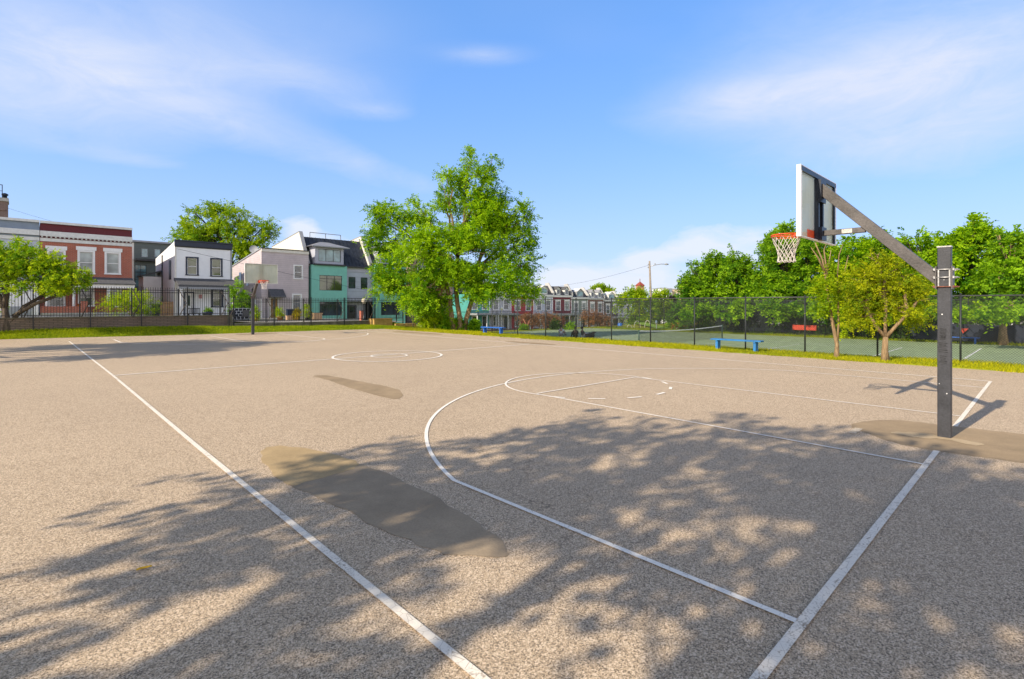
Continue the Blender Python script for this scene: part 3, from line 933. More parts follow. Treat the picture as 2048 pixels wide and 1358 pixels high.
chain_link((NX, ypost[0]), (NX, -6.5), 0.02, 2.13, 'tall black chain link fence along the grass strip beside the basketball court', posts=[p for p in pos if 0 <= p <= 41], wire=.0039)
chain_link((14.5, 36.3), (38.4, 36.3), TZ-.05, 1.15, 'black chain link fence at the far end of the tennis court', pitch=.09, wire=.004)
chain_link((39.7, 36.3), (39.7, -9), TZ-.05, 2.2, 'high chain link fence under the row of trees beyond the tennis court', pitch=.085, wire=.005, gap=3.0, extra_rails=(.6,))
# dark windscreens tied to the far fence
M_SCREEN = plain('dark_navy_windscreen', (0.014, 0.020, 0.036), .8, .4, 2.0)
def weave_mat():
    t = NT('open_weave_windscreen')
    n = t.noise(t.obj(), 1.4, 4, .7)
    d = t.n('ShaderNodeBsdfDiffuse'); d.inputs[0].default_value = (.022, .026, .036, 1)
    tp = t.n('ShaderNodeBsdfTransparent')
    m = t.n('ShaderNodeMixShader'); t.l(t.ramp(n, [(.35, .55), (.65, .85)]), m.inputs[0])
    t.l(d.outputs[0], m.inputs[1]); t.l(tp.outputs[0], m.inputs[2]); t.l(m.outputs[0], t.out.inputs[0])
    return t.m
M_WEAVE = weave_mat()
def windscreen(y0, y1, z0, z1, label, m=None):
    mb = MB(); n = 24
    for side in (-.012, .0):
        for i in range(n):
            a, b = lerp(y0, y1, i/n), lerp(y0, y1, (i+1)/n)
            xa = 39.58 + side + .03*math.sin(a*2.3); xb = 39.58 + side + .03*math.sin(b*2.3)
            mb.face([(xa, a, z0), (xb, b, z0), (xb, b, z1), (xa, a, z1)], True)
    return tag(mb.build('windscreen', m or M_SCREEN), label, 'windscreen', 'dark windscreens on the far tennis fence')
windscreen(-8.5, 6.4, TZ+.12, 0.42, 'dark navy windscreen hung low on the far fence, right of the near hoop pole')
windscreen(14.4, 21.6, TZ+.3, 2.1, 'tall dark windscreen on the far fence behind the tennis net', M_WEAVE)

# ------------------------------------------------------------------ tennis net
np0 = at_height(1433, 691, TZ); np1 = at_height(1569, 676.5, TZ)
print('net', np0, np1)
tn = empty('tennis_net', (19.5, NETY, TZ), 0, 'black tennis net with a white top band between two green posts', 'tennis net')
NL = 12.2
for x in (0, NL): 
    MB().tube([(x, 0, -.1), (x, 0, 1.09)], .045, 10).build('net_post', plain('dark_green_post', (0.03, 0.07, 0.05), .5, .2), tn)
def sag(x): return 1.05 - 0.13*(1 - (2*x/NL-1)**2)
mb = MB()
for i in range(24):
    a, b = NL*i/24, NL*(i+1)/24
    for y in (-.008, .008): mb.face([(a, y, sag(a)-.06), (b, y, sag(b)-.06), (b, y, sag(b)), (a, y, sag(a))])
    mb.face([(a, -.008, sag(a)), (b, -.008, sag(b)), (b, .008, sag(b)), (a, .008, sag(a))])
mb.build('top_band', plain('white_net_tape', (.72, .72, .70), .8, .05), tn)
mb = MB()
for i in range(int(NL/.09)):
    x = .05+i*.09; mb.box(x-.006, x+.006, -.002, .002, .05, sag(x)-.06)
for k in range(11):
    z = .06 + k*.085
    mb.box(.02, NL-.02, -.002, .002, z-.006, z+.006)
mb.build('netting', M_BLACKTRIM, tn)

# ------------------------------------------------------------------ blue benches
def bench_proto(name, length, m, label):
    rt = empty(name, (0, 0, 0), 0, label, 'bench', 'blue benches round the tennis court')
    MB().box(-.17, .17, -length/2, length/2, .375, .43).build('seat', m, rt, bevel=.008)
    for y in (-length*.375, length*.375):
        lg = MB(); lg.box(-.13, .13, y-.05, y+.05, -.05, .33); lg.box(-.16, .16, y-.04, y+.04, .33, .375)
        lg.build('leg', m, rt, bevel=.006)
    return rt
l1 = at_height(1437, 697.5, .02); l2 = at_height(1510, 703.5, .02)
mid = (l1+l2)/2
print('bench', l1, l2)
bb = bench_proto('blue_bench', 2.0, M_BLUE, 'bright blue backless bench on the grass strip in front of the tennis net')
bb.location = (11.3, mid.y, .02)
b2 = copy_tree(bb); m2 = at_height(986, 667, 0.02)
b2.location = (m2.x, m2.y, .0); b2.rotation_euler = (0, 0, R(6)); b2.scale = (1, .92, 1)
tag(b2, 'blue backless bench at the court corner beside the big tree, before the teal house')
for c in b2.children: c.data = c.data.copy(); c.data.materials[0] = M_BLUE2
b3 = copy_tree(b2); m3 = at_x(1922, 683, 38.9)
b3.location = (38.95, m3.y, TZ); b3.rotation_euler = (0, 0, 0); b3.scale = (1, 1, 1)
tag(b3, 'distant blue bench by the dark windscreen, right of the near hoop pole')

# red banners
M_RED = plain('red_vinyl', (.42, .042, .018), .7, .25)
ra = at_x(1585, 660, 39.4); rb = at_x(1633, 659, 39.4); zr0, zr1 = at_x(1600, 660, 39.4).z, at_x(1600, 650, 39.4).z
tag(MB().box(39.40, 39.43, rb.y, ra.y, zr0, zr1).build('red_banner', M_RED), 'long red banner tied to the far fence behind the tennis net', 'banner')
ra = at_x(1920, 664, 39.4); rb = at_x(1937, 664, 39.4); z0, z1 = at_x(1928, 667, 39.4).z, at_x(1928, 657, 39.4).z
mb = MB(); mb.prism([(ra.y, z1), (rb.y, z1), (lerp(ra.y, rb.y, .35), z0)], 'x', 39.40, 39.43)
tag(mb.build('red_pennant', M_RED), 'small red triangular pennant above the distant blue bench', 'pennant')

# ------------------------------------------------------------------ trees and plants
def spray_leaves(rng, lobes, n_sprays, leaf, spray, k, droop=0.25, width=0.38, inner=0.45, flat=0.6, up=0.25, clump=0.66):
    """leaf quads on many small twigs spread through ellipsoid lobes (cx,cy,cz,rh,rz[,weight])"""
    lob = np.array([(l[0], l[1], l[2], l[3], l[4]) for l in lobes], float)
    wt = lob[:, 3]**2*lob[:, 4]; wt = wt**0.8
    wt /= wt.sum()
    li = rng.choice(len(lob), n_sprays, p=wt)
    d = rng.normal(size=(n_sprays, 3)); d /= np.linalg.norm(d, axis=1)[:, None]
    rad = inner + (1.06-inner)*rng.random(n_sprays)**0.6
    # a lumpy outline: each lobe swells and shrinks with direction
    ph = rng.random((len(lob), 3))*6.28
    lump = 1 + 0.22*np.sin(d[:, 0]*4.1+ph[li, 0]) + 0.16*np.sin(d[:, 2]*5.3+ph[li, 1]) + 0.12*np.sin(d[:, 1]*6.7+ph[li, 2])
    # clumping: pull sprays towards sub-centres on the lobe's surface
    nc = 15
    cd = rng.normal(size=(len(lob), nc, 3)); cd /= np.linalg.norm(cd, axis=2)[:, :, None]
    pick = cd[li, rng.integers(0, nc, n_sprays)]
    mixw = clump
    d = d*(1-mixw) + pick*mixw; d /= np.linalg.norm(d, axis=1)[:, None]
    sc = np.stack([lob[li, 3], lob[li, 3], lob[li, 4]], 1)
    c = lob[li, :3] + d*sc*(rad*lump)[:, None]
    ax = d*0.8 + rng.normal(size=(n_sprays, 3))*0.45
    ax[:, 2] += up - droop*rng.random(n_sprays)*2
    ax /= np.linalg.norm(ax, axis=1)[:, None]
    upv = rng.normal(size=(n_sprays, 3))*(1-flat) + np.array([0, 0, 1.0])*flat*1.6 + d*0.45
    side = np.cross(ax, upv); side /= (np.linalg.norm(side, axis=1)[:, None] + 1e-9)
    nor = np.cross(side, ax)
    sl = spray*(0.6 + 0.8*rng.random(n_sprays))
    tint_s = np.clip(0.46 + 0.32*rng.normal(size=n_sprays) + 0.18*np.sin(li*2.7), 0, 1)
    t = (np.arange(k)+0.5)/k
    sg = np.where(np.arange(k) % 2 == 0, 1.0, -1.0)
    P = c[:, None, :] + ax[:, None, :]*(sl[:, None]*(t[None, :]-0.3))[:, :, None]
    P[:, :, 2] -= droop*0.5*sl[:, None]*t[None, :]**2
    ld = side[:, None, :]*sg[None, :, None]*0.85 + ax[:, None, :]*0.45 + rng.normal(size=(n_sprays, k, 3))*0.30
    ld /= np.linalg.norm(ld, axis=2)[:, :, None]
    ln = nor[:, None, :] + rng.normal(size=(n_sprays, k, 3))*0.45
    wv = np.cross(ld, ln); wv /= (np.linalg.norm(wv, axis=2)[:, :, None]+1e-9)
    le = leaf*(0.65+0.7*rng.random((n_sprays, k)))[:, :, None]
    v0 = P; v1 = P + ld*le*0.5 + wv*le*width*0.5; v2 = P + ld*le; v3 = P + ld*le*0.5 - wv*le*width*0.5
    V = np.stack([v0, v1, v2, v3], 2).reshape(-1, 3)
    T = np.repeat(np.repeat(tint_s, k) + 0.08*rng.normal(size=n_sprays*k), 4)
    return V, np.clip(T, 0, 1)

def limb_pts(rng, a, b, n=5, sagz=0.0, wob=0.06):
    a, b = np.array(a, float), np.array(b, float); L = np.linalg.norm(b-a); out = []
    for i in range(n+1):
        t = i/n; p = a + (b-a)*t
        p[2] += sagz*L*math.sin(PI*t)*0.5
        if 0 < i < n: p = p + rng.normal(size=3)*wob*L*0.5
        out.append(tuple(p))
    return out

def tree(name, label, cat, base, lobes, seed, leafm, bark, n_sprays, leaf, spray, k=12, trunk_r=.18, fork=None, stems=None,
         group=None, droop=.25, width=.38, inner=.45, flat=.6, twigs=3, up=.25, clump=.66, part='crown', limbs=True, taper=.32):
    rng = np.random.default_rng(seed)
    bx, by, bz = base
    rt = empty(name, base, 0, label, cat, group)
    rel = [(l[0]-bx, l[1]-by, l[2]-bz, l[3], l[4]) for l in lobes]
    mb = MB()
    top = max(rel, key=lambda l: l[2])
    fk = fork if fork else (0.04*top[2], 0.0, min(l[2]-l[4] for l in rel)*0.6 + 0.35*top[2]*0.4)
    if stems is None:
        stems = [[(0, 0, -.3), (0.02, 0.0, fk[2]*.4), fk]]
    for st in stems:
        n = len(st)
        k0 = 1.0 if st[0][2] < .3 else .55
        mb.tube(st, [trunk_r*k0*(1.35 if i == 0 and k0 == 1 else 1.0)*(1 - taper*i/(n-1)) for i in range(n)], 9)
    ends = [st[-1] for st in stems]
    r0 = trunk_r*.62
    for l in (rel if limbs else []):
        e = min(ends, key=lambda q: (q[0]-l[0])**2 + (q[1]-l[1])**2 + .3*(q[2]-l[2])**2)
        c = (l[0], l[1], l[2])
        pts = limb_pts(rng, e, c, 5, .12)
        mb.tube(pts, [r0*(1-.75*i/5) for i in range(6)], 6)
        for j in range(twigs):
            d = rng.normal(size=3); d /= np.linalg.norm(d); d[2] = abs(d[2])*.6
            tip = (c[0]+d[0]*l[3]*.9, c[1]+d[1]*l[3]*.9, c[2]+d[2]*l[4]*.9)
            s = pts[3 + (j % 3)]
            mb.tube(limb_pts(rng, s, tip, 4, .05), [r0*.28*(1-.8*i/4) for i in range(5)], 5)
    mb.build('trunk', bark, rt, fix=False)
    V, T = spray_leaves(rng, rel, n_sprays, leaf, spray, k, droop, width, inner, flat, up, clump)
    np_mesh(part, V, 4, leafm, rt, T)
    return rt

def lobes_px(Y, lst):
    """(u, v, half width px, half height px[, depth offset m]) at camera depth Y"""
    out = []
    for l in lst:
        dy = l[4] if len(l) > 4 else 0.0
        p = at_depth(l[0], l[1], Y+dy)
        out.append((p.x, p.y, p.z, l[2]*(Y+dy)/F, l[3]*(Y+dy)/F))
    return out

LF_BRIGHT = leafmat('bright_locust_leaves', (0.075, 0.225, 0.006), (0.470, 0.690, 0.010), .52)
LF_MID = leafmat('mid_green_leaves', (0.060, 0.185, 0.010), (0.370, 0.600, 0.016), .5)
LF_OLIVE = leafmat('yellow_olive_leaves', (0.110, 0.260, 0.008), (0.500, 0.620, 0.012), .52)
LF_LIME = leafmat('lime_leaves', (0.190, 0.340, 0.008), (0.56, 0.66, 0.010), .52)
LF_DARK = leafmat('dark_green_leaves', (0.020, 0.055, 0.010), (0.065, 0.135, 0.015), .3)
LF_PURPLE = leafmat('purple_leaves', (0.030, 0.014, 0.020), (0.075, 0.030, 0.040), .3)
LF_DRY = leafmat('dry_vine_leaves', (0.15, 0.06, 0.02), (0.42, 0.21, 0.09), .3)
LF_ORANGE = leafmat('orange_mulch', (0.30, 0.11, 0.02), (0.62, 0.30, 0.04), .2)
LF_YELLOW = leafmat('yellow_shrub_leaves', (0.24, 0.21, 0.01), (0.52, 0.42, 0.015), .4)
BK_GREY = barkmat('grey_brown_bark', (0.12, 0.092, 0.068))
BK_WARM = barkmat('warm_tan_bark', (0.27, 0.18, 0.095))
BK_DARK = barkmat('dark_bark', (0.055, 0.042, 0.034))

# the big locust at the court's far corner
Yc = 39.5
base = at_height(921, 657.5, 0.0)
cl = lobes_px(Yc, [(948, 372, 42, 48), (940, 322, 14, 24), (984, 328, 14, 17, 1), (893, 358, 20, 18, -1), (1000, 395, 26, 26, 1), (935, 440, 66, 46),
     (785, 432, 42, 24, -1), (748, 418, 16, 12, -1), (838, 425, 36, 26), (775, 480, 44, 30, 1), (835, 495, 62, 40, -2), (790, 545, 44, 36, 0), (765, 575, 22, 24, -1), (850, 575, 58, 40, -2),
     (920, 510, 72, 50, -1.5), (1040, 428, 26, 30, 1), (1052, 475, 26, 26, 1), (1020, 500, 36, 40, 0), (1058, 530, 20, 24, 1), (1040, 568, 34, 26, 0), (985, 560, 55, 40, -2),
     (955, 575, 44, 20, -1.5), (1072, 592, 20, 13, 0), (890, 395, 26, 24, 0), (985, 450, 44, 40, 1), (868, 602, 34, 18, -1), (832, 603, 24, 20, -1)])
tree('locust_tree', 'tall bright green locust tree at the far corner of the basketball court', 'tree', (base.x, base.y, 0), cl, 3, LF_BRIGHT, BK_WARM,
     9800, .185, .62, 13, .21, droop=.35, width=.42, inner=.35, twigs=4,
     stems=[[(0, 0, -.3), (.0, .05, .7), (-.12, .25, 2.0), (-.25, .3, 3.6), (-.1, .2, 5.5)], [(.28, -.15, -.3), (.42, -.2, .8), (.75, -.45, 2.2), (1.0, -.6, 4.0)], [(-.45, .35, -.3), (-.55, .4, 1.2), (-.8, .6, 3.2)]])
b = at_height(866, 655, .0); Y = 41
tree('sapling', 'slender yellow-green sapling beside the steel gate, left of the locust trunk', 'tree', (b.x, b.y, 0), lobes_px(Y, [(850, 610, 26, 22), (868, 590, 26, 22), (838, 632, 12, 16), (876, 625, 26, 20)]), 5, LF_LIME, BK_GREY, 620, .17, .5, 9, .05, width=.5, twigs=1)
for i, (u, v, hw, hh, m, lab) in enumerate([(868, 642, 24, 12, LF_LIME, 'pale lime shrub in front of the short black railing'),
        (912, 648, 17, 9, LF_BRIGHT, 'bright green shrub round the foot of the locust tree'),
        (893, 646, 14, 12, LF_MID, 'mid green low shrub just left of the locust trunk'),
        (948, 651, 9, 7, LF_MID, 'small dark leafy shrub between the locust trunk and the corner bench')]):
    p = at_depth(u, v, 39.0)
    tree('shrub', lab, 'shrub', (p.x, p.y, 0), lobes_px(39.0, [(u, v, hw, hh), (u-hw*.5, v+4, hw*.6, hh*.7), (u+hw*.5, v+3, hw*.6, hh*.7)]), 20+i, m, BK_GREY, 420, .13, .36, 9, .03, twigs=2, width=.5, part='foliage', group='shrubs under the locust tree')

# the small tree at the left edge
Yl = 28.6; base = at_depth(12, 661, Yl)
tree('crabapple_tree', 'low spreading tree with yellow-green leaves at the left edge, in front of the brick wall', 'tree', tuple(base),
     lobes_px(Yl, [(36, 500, 26, 22), (15, 530, 36, 30), (70, 525, 34, 24), (105, 520, 26, 17), (100, 550, 38, 22), (140, 548, 30, 17), (160, 560, 20, 14), (60, 560, 44, 24), (118, 572, 30, 14), (-30, 530, 50, 45), (-10, 590, 26, 24, 1)]),
     7, LF_OLIVE, BK_GREY, 2700, .12, .34, 12, .21, twigs=4, width=.5, droop=.2,
     stems=[[(0, 0, -.4), (.02, .02, .5), (-.05, .05, 1.25)], [(.1, 0, .3), (.75, -.1, 1.35), (1.5, .1, 1.95), (2.3, .2, 2.35)], [(.3, 0, .8), (1.2, -.6, 1.5), (2.4, -.5, 2.1)]])

# tree behind the white house
Yw = 66.0; base = at_depth(450, 560, Yw)
tree('shade_tree', 'large rounded yellow-green tree rising behind the white house', 'tree', (base.x, base.y, .4),
     lobes_px(Yw, [(452, 435, 40, 26), (405, 458, 30, 26), (388, 425, 14, 13), (372, 445, 12, 10), (430, 418, 18, 12), (478, 430, 18, 14), (522, 458, 28, 22), (545, 466, 14, 10), (500, 480, 34, 28), (430, 480, 60, 30), (470, 520, 40, 34), (370, 470, 20, 20)]),
     9, LF_OLIVE, BK_DARK, 3400, .24, .75, 11, .4, twigs=3, width=.5)
p = at_y(262, 630, 42.0); Y = 36.0
tree('yellow_shrub', 'big rounded yellow-green shrub behind the left fence, in front of the red brick house', 'shrub', (p.x, 42.0, yard(p.x)),
     lobes_px(Y, [(262, 605, 40, 20), (235, 615, 26, 18), (290, 612, 28, 20), (262, 592, 26, 13)]), 12, LF_LIME, BK_GREY, 900, .11, .4, 10, .06, twigs=3, part='foliage')
p = at_y(482, 640, 46.0)
tree('evergreen_shrub', 'upright dark green shrub between the white house and the pink house', 'shrub', (p.x, 46.0, yard(p.x)),
     lobes_px(43.0, [(482, 620, 18, 20), (478, 595, 13, 18), (494, 605, 11, 16), (470, 575, 9, 16)]), 14, LF_MID, BK_DARK, 700, .15, .42, 9, .07, twigs=2, part='foliage')

# trees in the row beyond the tennis court
row = [
 (1418, 43.0, [(1400, 560, 30, 26), (1432, 538, 32, 22), (1385, 582, 26, 22), (1440, 585, 48, 30), (1405, 610, 40, 24), (1450, 560, 32, 26)], LF_MID, 'leftmost tree of the row beyond the tennis court, with a low pale crown'),
 (1492, 43.5, [(1478, 540, 34, 26), (1508, 552, 36, 32), (1490, 598, 48, 34), (1460, 530, 18, 14), (1525, 590, 34, 34)], LF_MID, 'rounded mid green tree directly behind the tennis net'),
 (1552, 43.0, [(1543, 500, 24, 26), (1560, 470, 20, 15), (1560, 535, 40, 38), (1540, 590, 44, 36), (1580, 500, 26, 28)], LF_MID, 'tall tree of the row rising behind the basketball net'),
 (1622, 43.5, [(1612, 505, 36, 30), (1640, 545, 42, 40), (1605, 600, 46, 32), (1650, 500, 24, 24)], LF_MID, 'leafy tree of the row below the backboard'),
 (1702, 43.0, [(1700, 510, 36, 26), (1722, 550, 46, 40), (1690, 600, 46, 34), (1730, 495, 20, 16)], LF_BRIGHT, 'tree of the row seen between the two-stemmed tree and the slanting arm'),
 (1778, 44.5, [(1760, 500, 32, 22), (1785, 540, 50, 40), (1770, 600, 60, 36), (1795, 490, 20, 12)], LF_MID, 'tree of the row behind the small yellow-green tree'),
 (1850, 43.0, [(1835, 498, 34, 22), (1862, 540, 46, 42), (1845, 600, 50, 40), (1880, 500, 30, 26)], LF_BRIGHT, 'tree of the row hidden partly by the near hoop pole'),
 (1940, 42.0, [(1925, 492, 32, 26), (1955, 462, 24, 17), (1975, 475, 20, 15), (1945, 535, 56, 42), (1925, 595, 52, 36), (1975, 590, 44, 40)], LF_BRIGHT, 'tallest tree of the row, right of the near hoop pole'),
 (2006, 39.0, [(2022, 495, 32, 22), (2046, 535, 46, 40), (2020, 585, 52, 34), (2000, 545, 34, 36), (2055, 610, 46, 30)], LF_MID, 'rightmost tree of the row with a reddish bare trunk before the windscreen'),
]
for i, (u, x, lb, m, lab) in enumerate(row):
    p = at_x(u, 680, x); Y = (p.x-CAM[0])*SA + (p.y-CAM[1])*CA
    rr = random.Random(i*7+1)
    lb = lb + [(lb[k % 3][0] + rr.uniform(-.8, .8)*lb[k % 3][2], lb[k % 3][1]-lb[k % 3][3]*rr.uniform(.95, 1.25), rr.uniform(7, 12), rr.uniform(7, 13)) for k in range(5)]
    lb = lb + [(u + rr.uniform(-45, 45), rr.uniform(610, 630), rr.uniform(16, 26), rr.uniform(9, 15), -4.4) for k in range(3)]
    lb2 = lobes_px(Y, lb) + lobes_px(Y+2.2, [(l[0], l[1]+8, l[2], l[3]) for l in lb[:3]])
    tree('row_tree', lab, 'tree', (p.x, p.y, TZ), lb2, 40+i, m, BK_WARM if i == 8 else BK_DARK, 2800, .25, .62, 10, .26 if i == 8 else .17, twigs=2, width=.5, inner=.4,
         group='trees in a row beyond the tennis court')

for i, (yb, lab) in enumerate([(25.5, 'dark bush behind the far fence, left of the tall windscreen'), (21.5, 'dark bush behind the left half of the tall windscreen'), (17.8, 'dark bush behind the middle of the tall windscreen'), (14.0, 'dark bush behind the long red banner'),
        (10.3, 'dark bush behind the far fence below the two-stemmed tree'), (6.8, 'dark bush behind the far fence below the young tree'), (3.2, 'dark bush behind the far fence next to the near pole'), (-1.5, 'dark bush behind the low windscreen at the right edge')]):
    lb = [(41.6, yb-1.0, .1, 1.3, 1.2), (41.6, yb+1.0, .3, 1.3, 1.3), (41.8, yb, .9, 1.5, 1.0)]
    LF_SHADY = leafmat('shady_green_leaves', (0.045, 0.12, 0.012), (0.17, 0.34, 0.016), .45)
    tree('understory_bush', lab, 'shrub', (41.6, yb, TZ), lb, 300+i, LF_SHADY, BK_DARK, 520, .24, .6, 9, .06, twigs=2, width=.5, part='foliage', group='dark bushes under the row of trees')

# two trees on the grass strip
base = at_height(1672, 715, 0.02); Y = 17.9
def rl(u, v, dy=0.0):
    q = at_depth(u, v, Y+dy); return (q.x-base.x, q.y-base.y, q.z-base.z)
tree('two_stemmed_tree', 'slim two-stemmed tree with pale cut-back stems on the grass strip, under the backboard', 'tree', tuple(base),
     lobes_px(Y, [(1655, 575, 18, 20), (1690, 600, 18, 22), (1640, 610, 16, 20), (1690, 655, 12, 10), (1665, 540, 14, 14), (1692, 560, 14, 20), (1630, 575, 10, 14)]), 61, LF_LIME, BK_WARM, 520, .095, .28, 9, .075, twigs=1, width=.5, limbs=False, taper=.78,
     stems=[[(0, 0, -.2), rl(1674, 690), rl(1666, 650), rl(1657, 600), rl(1652, 560), rl(1645, 520), rl(1630, 485)], [rl(1674, 690), rl(1677, 650), rl(1676, 600), rl(1675, 550), rl(1678, 510), rl(1686, 488)],
            [rl(1652, 560), rl(1652, 530), rl(1648, 500), rl(1652, 488)], [rl(1652, 556), rl(1658, 525), rl(1662, 500)], [rl(1676, 590), rl(1690, 540), rl(1697, 510)], [rl(1650, 545), rl(1636, 515), rl(1622, 495)]])
base = at_height(1771, 721.5, 0.02); Y = 17.0
tree('young_tree', 'small spreading yellow-green tree with a stout trunk, left of the near hoop pole', 'tree', tuple(base),
     lobes_px(Y, [(1770, 535, 36, 24), (1735, 560, 40, 32), (1810, 555, 36, 32), (1770, 580, 44, 34), (1715, 600, 30, 30), (1835, 600, 28, 28), (1785, 615, 52, 26), (1730, 635, 36, 22), (1830, 640, 26, 20), (1755, 512, 20, 14)]), 63, leafmat('golden_olive_leaves', (0.14, 0.24, 0.008), (0.56, 0.58, 0.010), .5), BK_WARM,
     2600, .075, .26, 11, .11, twigs=6, width=.45, inner=.25,
     stems=[[(0, 0, -.2), (.0, .02, .35), (.0, .0, .78)], [(0, 0, .75), (.12, -.3, 1.2), (.3, -.5, 1.5)], [(0, 0, .75), (-.1, .25, 1.15), (-.15, .45, 1.6)], [(0, 0, .75), (.05, .02, 1.2), (.05, 0, 1.9)]])

# garden planting beyond the tennis court
gard = [
 ('garden_tree', 'tree', 1268, 615, 72, [(1258, 612, 22, 24), (1280, 600, 22, 18), (1290, 622, 22, 20), (1262, 590, 12, 10), (1285, 640, 26, 12)], LF_OLIVE, 'broad yellow-green tree left of the wooden utility pole'),
 ('garden_tree', 'tree', 1318, 615, 78, [(1315, 600, 18, 14), (1330, 615, 16, 16), (1318, 630, 20, 16), (1325, 590, 12, 8)], LF_OLIVE, 'yellow-green tree just right of the wooden utility pole'),
 ('purple_tree', 'tree', 1348, 625, 80, [(1345, 612, 10, 14), (1355, 630, 14, 16), (1365, 640, 14, 10)], LF_PURPLE, 'dark purple-leaved tree in the garden below the white house gable'),
 ('garden_tree', 'tree', 1388, 620, 74, [(1378, 605, 20, 16), (1400, 615, 24, 20), (1420, 600, 24, 20), (1400, 590, 18, 10), (1375, 622, 12, 12)], LF_MID, 'pale green loose tree in front of the tan house with the brick chimney'),
 ('yellow_shrub', 'shrub', 1380, 635, 64, [(1380, 632, 8, 10)], LF_YELLOW, 'bright yellow shrub behind the orange mulch heap'),
 ('garden_shrub', 'shrub', 1343, 652, 60, [(1340, 650, 9, 9), (1348, 653, 7, 7)], LF_BRIGHT, 'bright green leafy shrub left of the orange mulch heap'),
 ('garden_shrub', 'shrub', 1386, 652, 60, [(1384, 648, 10, 9), (1375, 645, 7, 6)], LF_BRIGHT, 'bright green leafy shrub right of the orange mulch heap'),
 ('yellow_flower_bed', 'flower bed', 1412, 655, 58, [(1400, 654, 10, 4), (1415, 652, 11, 5)], LF_YELLOW, 'yellow flower bed at the left end of the tall dark windscreen'),
 ('dark_hedge', 'hedge', 1408, 661, 57, [(1400, 660, 10, 3.5), (1416, 660, 10, 3.5)], LF_DARK, 'low dark hedge below the yellow flower bed'),
 ('distant_tree', 'tree', 1203, 582, 150, [(1200, 582, 12, 8), (1212, 584, 10, 7), (1190, 588, 12, 6)], LF_OLIVE, 'distant treetop behind the roofs of the rowhouses'),
]
for i, (nm, cat, u, v, Y, lb, m, lab) in enumerate(gard):
    p = at_depth(u, v, Y); gz = ground_z(p.x, p.y)
    kw = dict(part='foliage') if cat != 'tree' else {}
    tree(nm, lab, cat, (p.x, p.y, gz), lobes_px(Y, lb), 80+i, m, BK_DARK, 260 if cat != 'tree' else 900, .0042*Y, .0105*Y, 9, .06 if cat != 'tree' else .16, twigs=2, width=.5, **kw)
# orange mulch heap and dry vines
p = at_depth(1362, 656, 58); gz = ground_z(p.x, p.y)
tree('mulch_heap', 'orange heap of dry plant cuttings at the end of the tennis court', 'compost heap', (p.x, p.y, gz), lobes_px(58, [(1362, 655, 14, 6), (1350, 659, 10, 5), (1374, 659, 11, 5)]), 95, LF_ORANGE, BK_WARM, 420, .2, .5, 9, .04, twigs=1, part='cuttings')
vn = [(1052, 640, 18, 10, 'reddish dry vine tangle in front of the red rowhouse'), (1078, 640, 18, 13, 'orange-brown dry vine tangle before the pale grey rowhouse'),
      (1105, 638, 20, 13, 'bushy orange-brown vine tangle before the maroon rowhouse'), (1180, 634, 17, 15, 'tall dry vine tangle with bare stems before the brown-red rowhouse'), (1205, 640, 18, 12, 'dry vine tangle beside the blue barrel')]
for i, (u, v, hw, hh, lab) in enumerate(vn):
    Y = 62; p = at_depth(u, v, Y); gz = ground_z(p.x, p.y)
    tree('dry_vine', lab, 'vine', (p.x, p.y, gz), lobes_px(Y, [(u, v, hw, hh), (u-hw*.4, v-2, hw*.6, hh*.6), (u+hw*.5, v+3, hw*.6, hh*.7)]), 100+i, LF_DRY, BK_WARM, 330, .17, .5, 7, .06, twigs=8, width=.35, group='dry vines in the garden', part='foliage')
# green clumps at the foot of the vines
for i, (u, v, hw, hh, lab) in enumerate([(1112, 652, 10, 9, 'dark green bush at the foot of the orange-brown vines'), (1138, 655, 9, 8, 'mid green bush behind the seated people'), (1048, 660, 5, 7, 'small pale green plant by the fence corner')]):
    Y = 56; p = at_depth(u, v, Y); gz = ground_z(p.x, p.y)
    tree('garden_bush', lab, 'shrub', (p.x, p.y, gz), lobes_px(Y, [(u, v, hw, hh)]), 120+i, LF_DARK if i == 0 else LF_MID, BK_DARK, 200, .2, .5, 8, .03, twigs=2, part='foliage')

# trees outside the left of the picture: their shade lies across the pavement
SHL = [(-16.5, 1.0, 8.2, 2.0, 1.1), (-15.2, 3.4, 7.3, 1.7, 1.1), (-17.3, 3.9, 6.5, 1.8, 1.1), (-14.8, 1.0, 6.8, 1.9, 1.1), (-16.0, -1.4, 7.4, 1.6, 1.0), (-17.8, -2.6, 6.4, 1.2, 0.8),
       (-15.2, -2.6, 6.2, 1.2, 0.8), (-14.4, 4.0, 5.3, 1.2, 0.9), (-14.0, 0.8, 5.2, 1.4, 0.9), (-16.6, 3.1, 5.2, 1.2, 0.8)]
tree('shade_tree', 'spreading tree whose dappled shade falls across the near end of the court', 'tree', (-17.0, 0.6, 0),
     SHL, 31, LF_MID, BK_GREY, 1380, .20, .55, 9, .21, width=.6, droop=.15, inner=.3, clump=.72, twigs=5, fork=(.1, .1, 2.6))
tree('shade_tree', 'spreading tree left of the court whose shade darkens the far left pavement', 'tree', (-17.2, 26.6, 0),
     [(x-.2+.25*math.sin(y), (y-.8)*.92+26.6, z, rh, rz) for x, y, z, rh, rz in SHL], 37, LF_MID, BK_GREY, 3000, .19, .55, 9, .21, width=.55, droop=.15, inner=.2, twigs=5, fork=(.1, .1, 2.6))

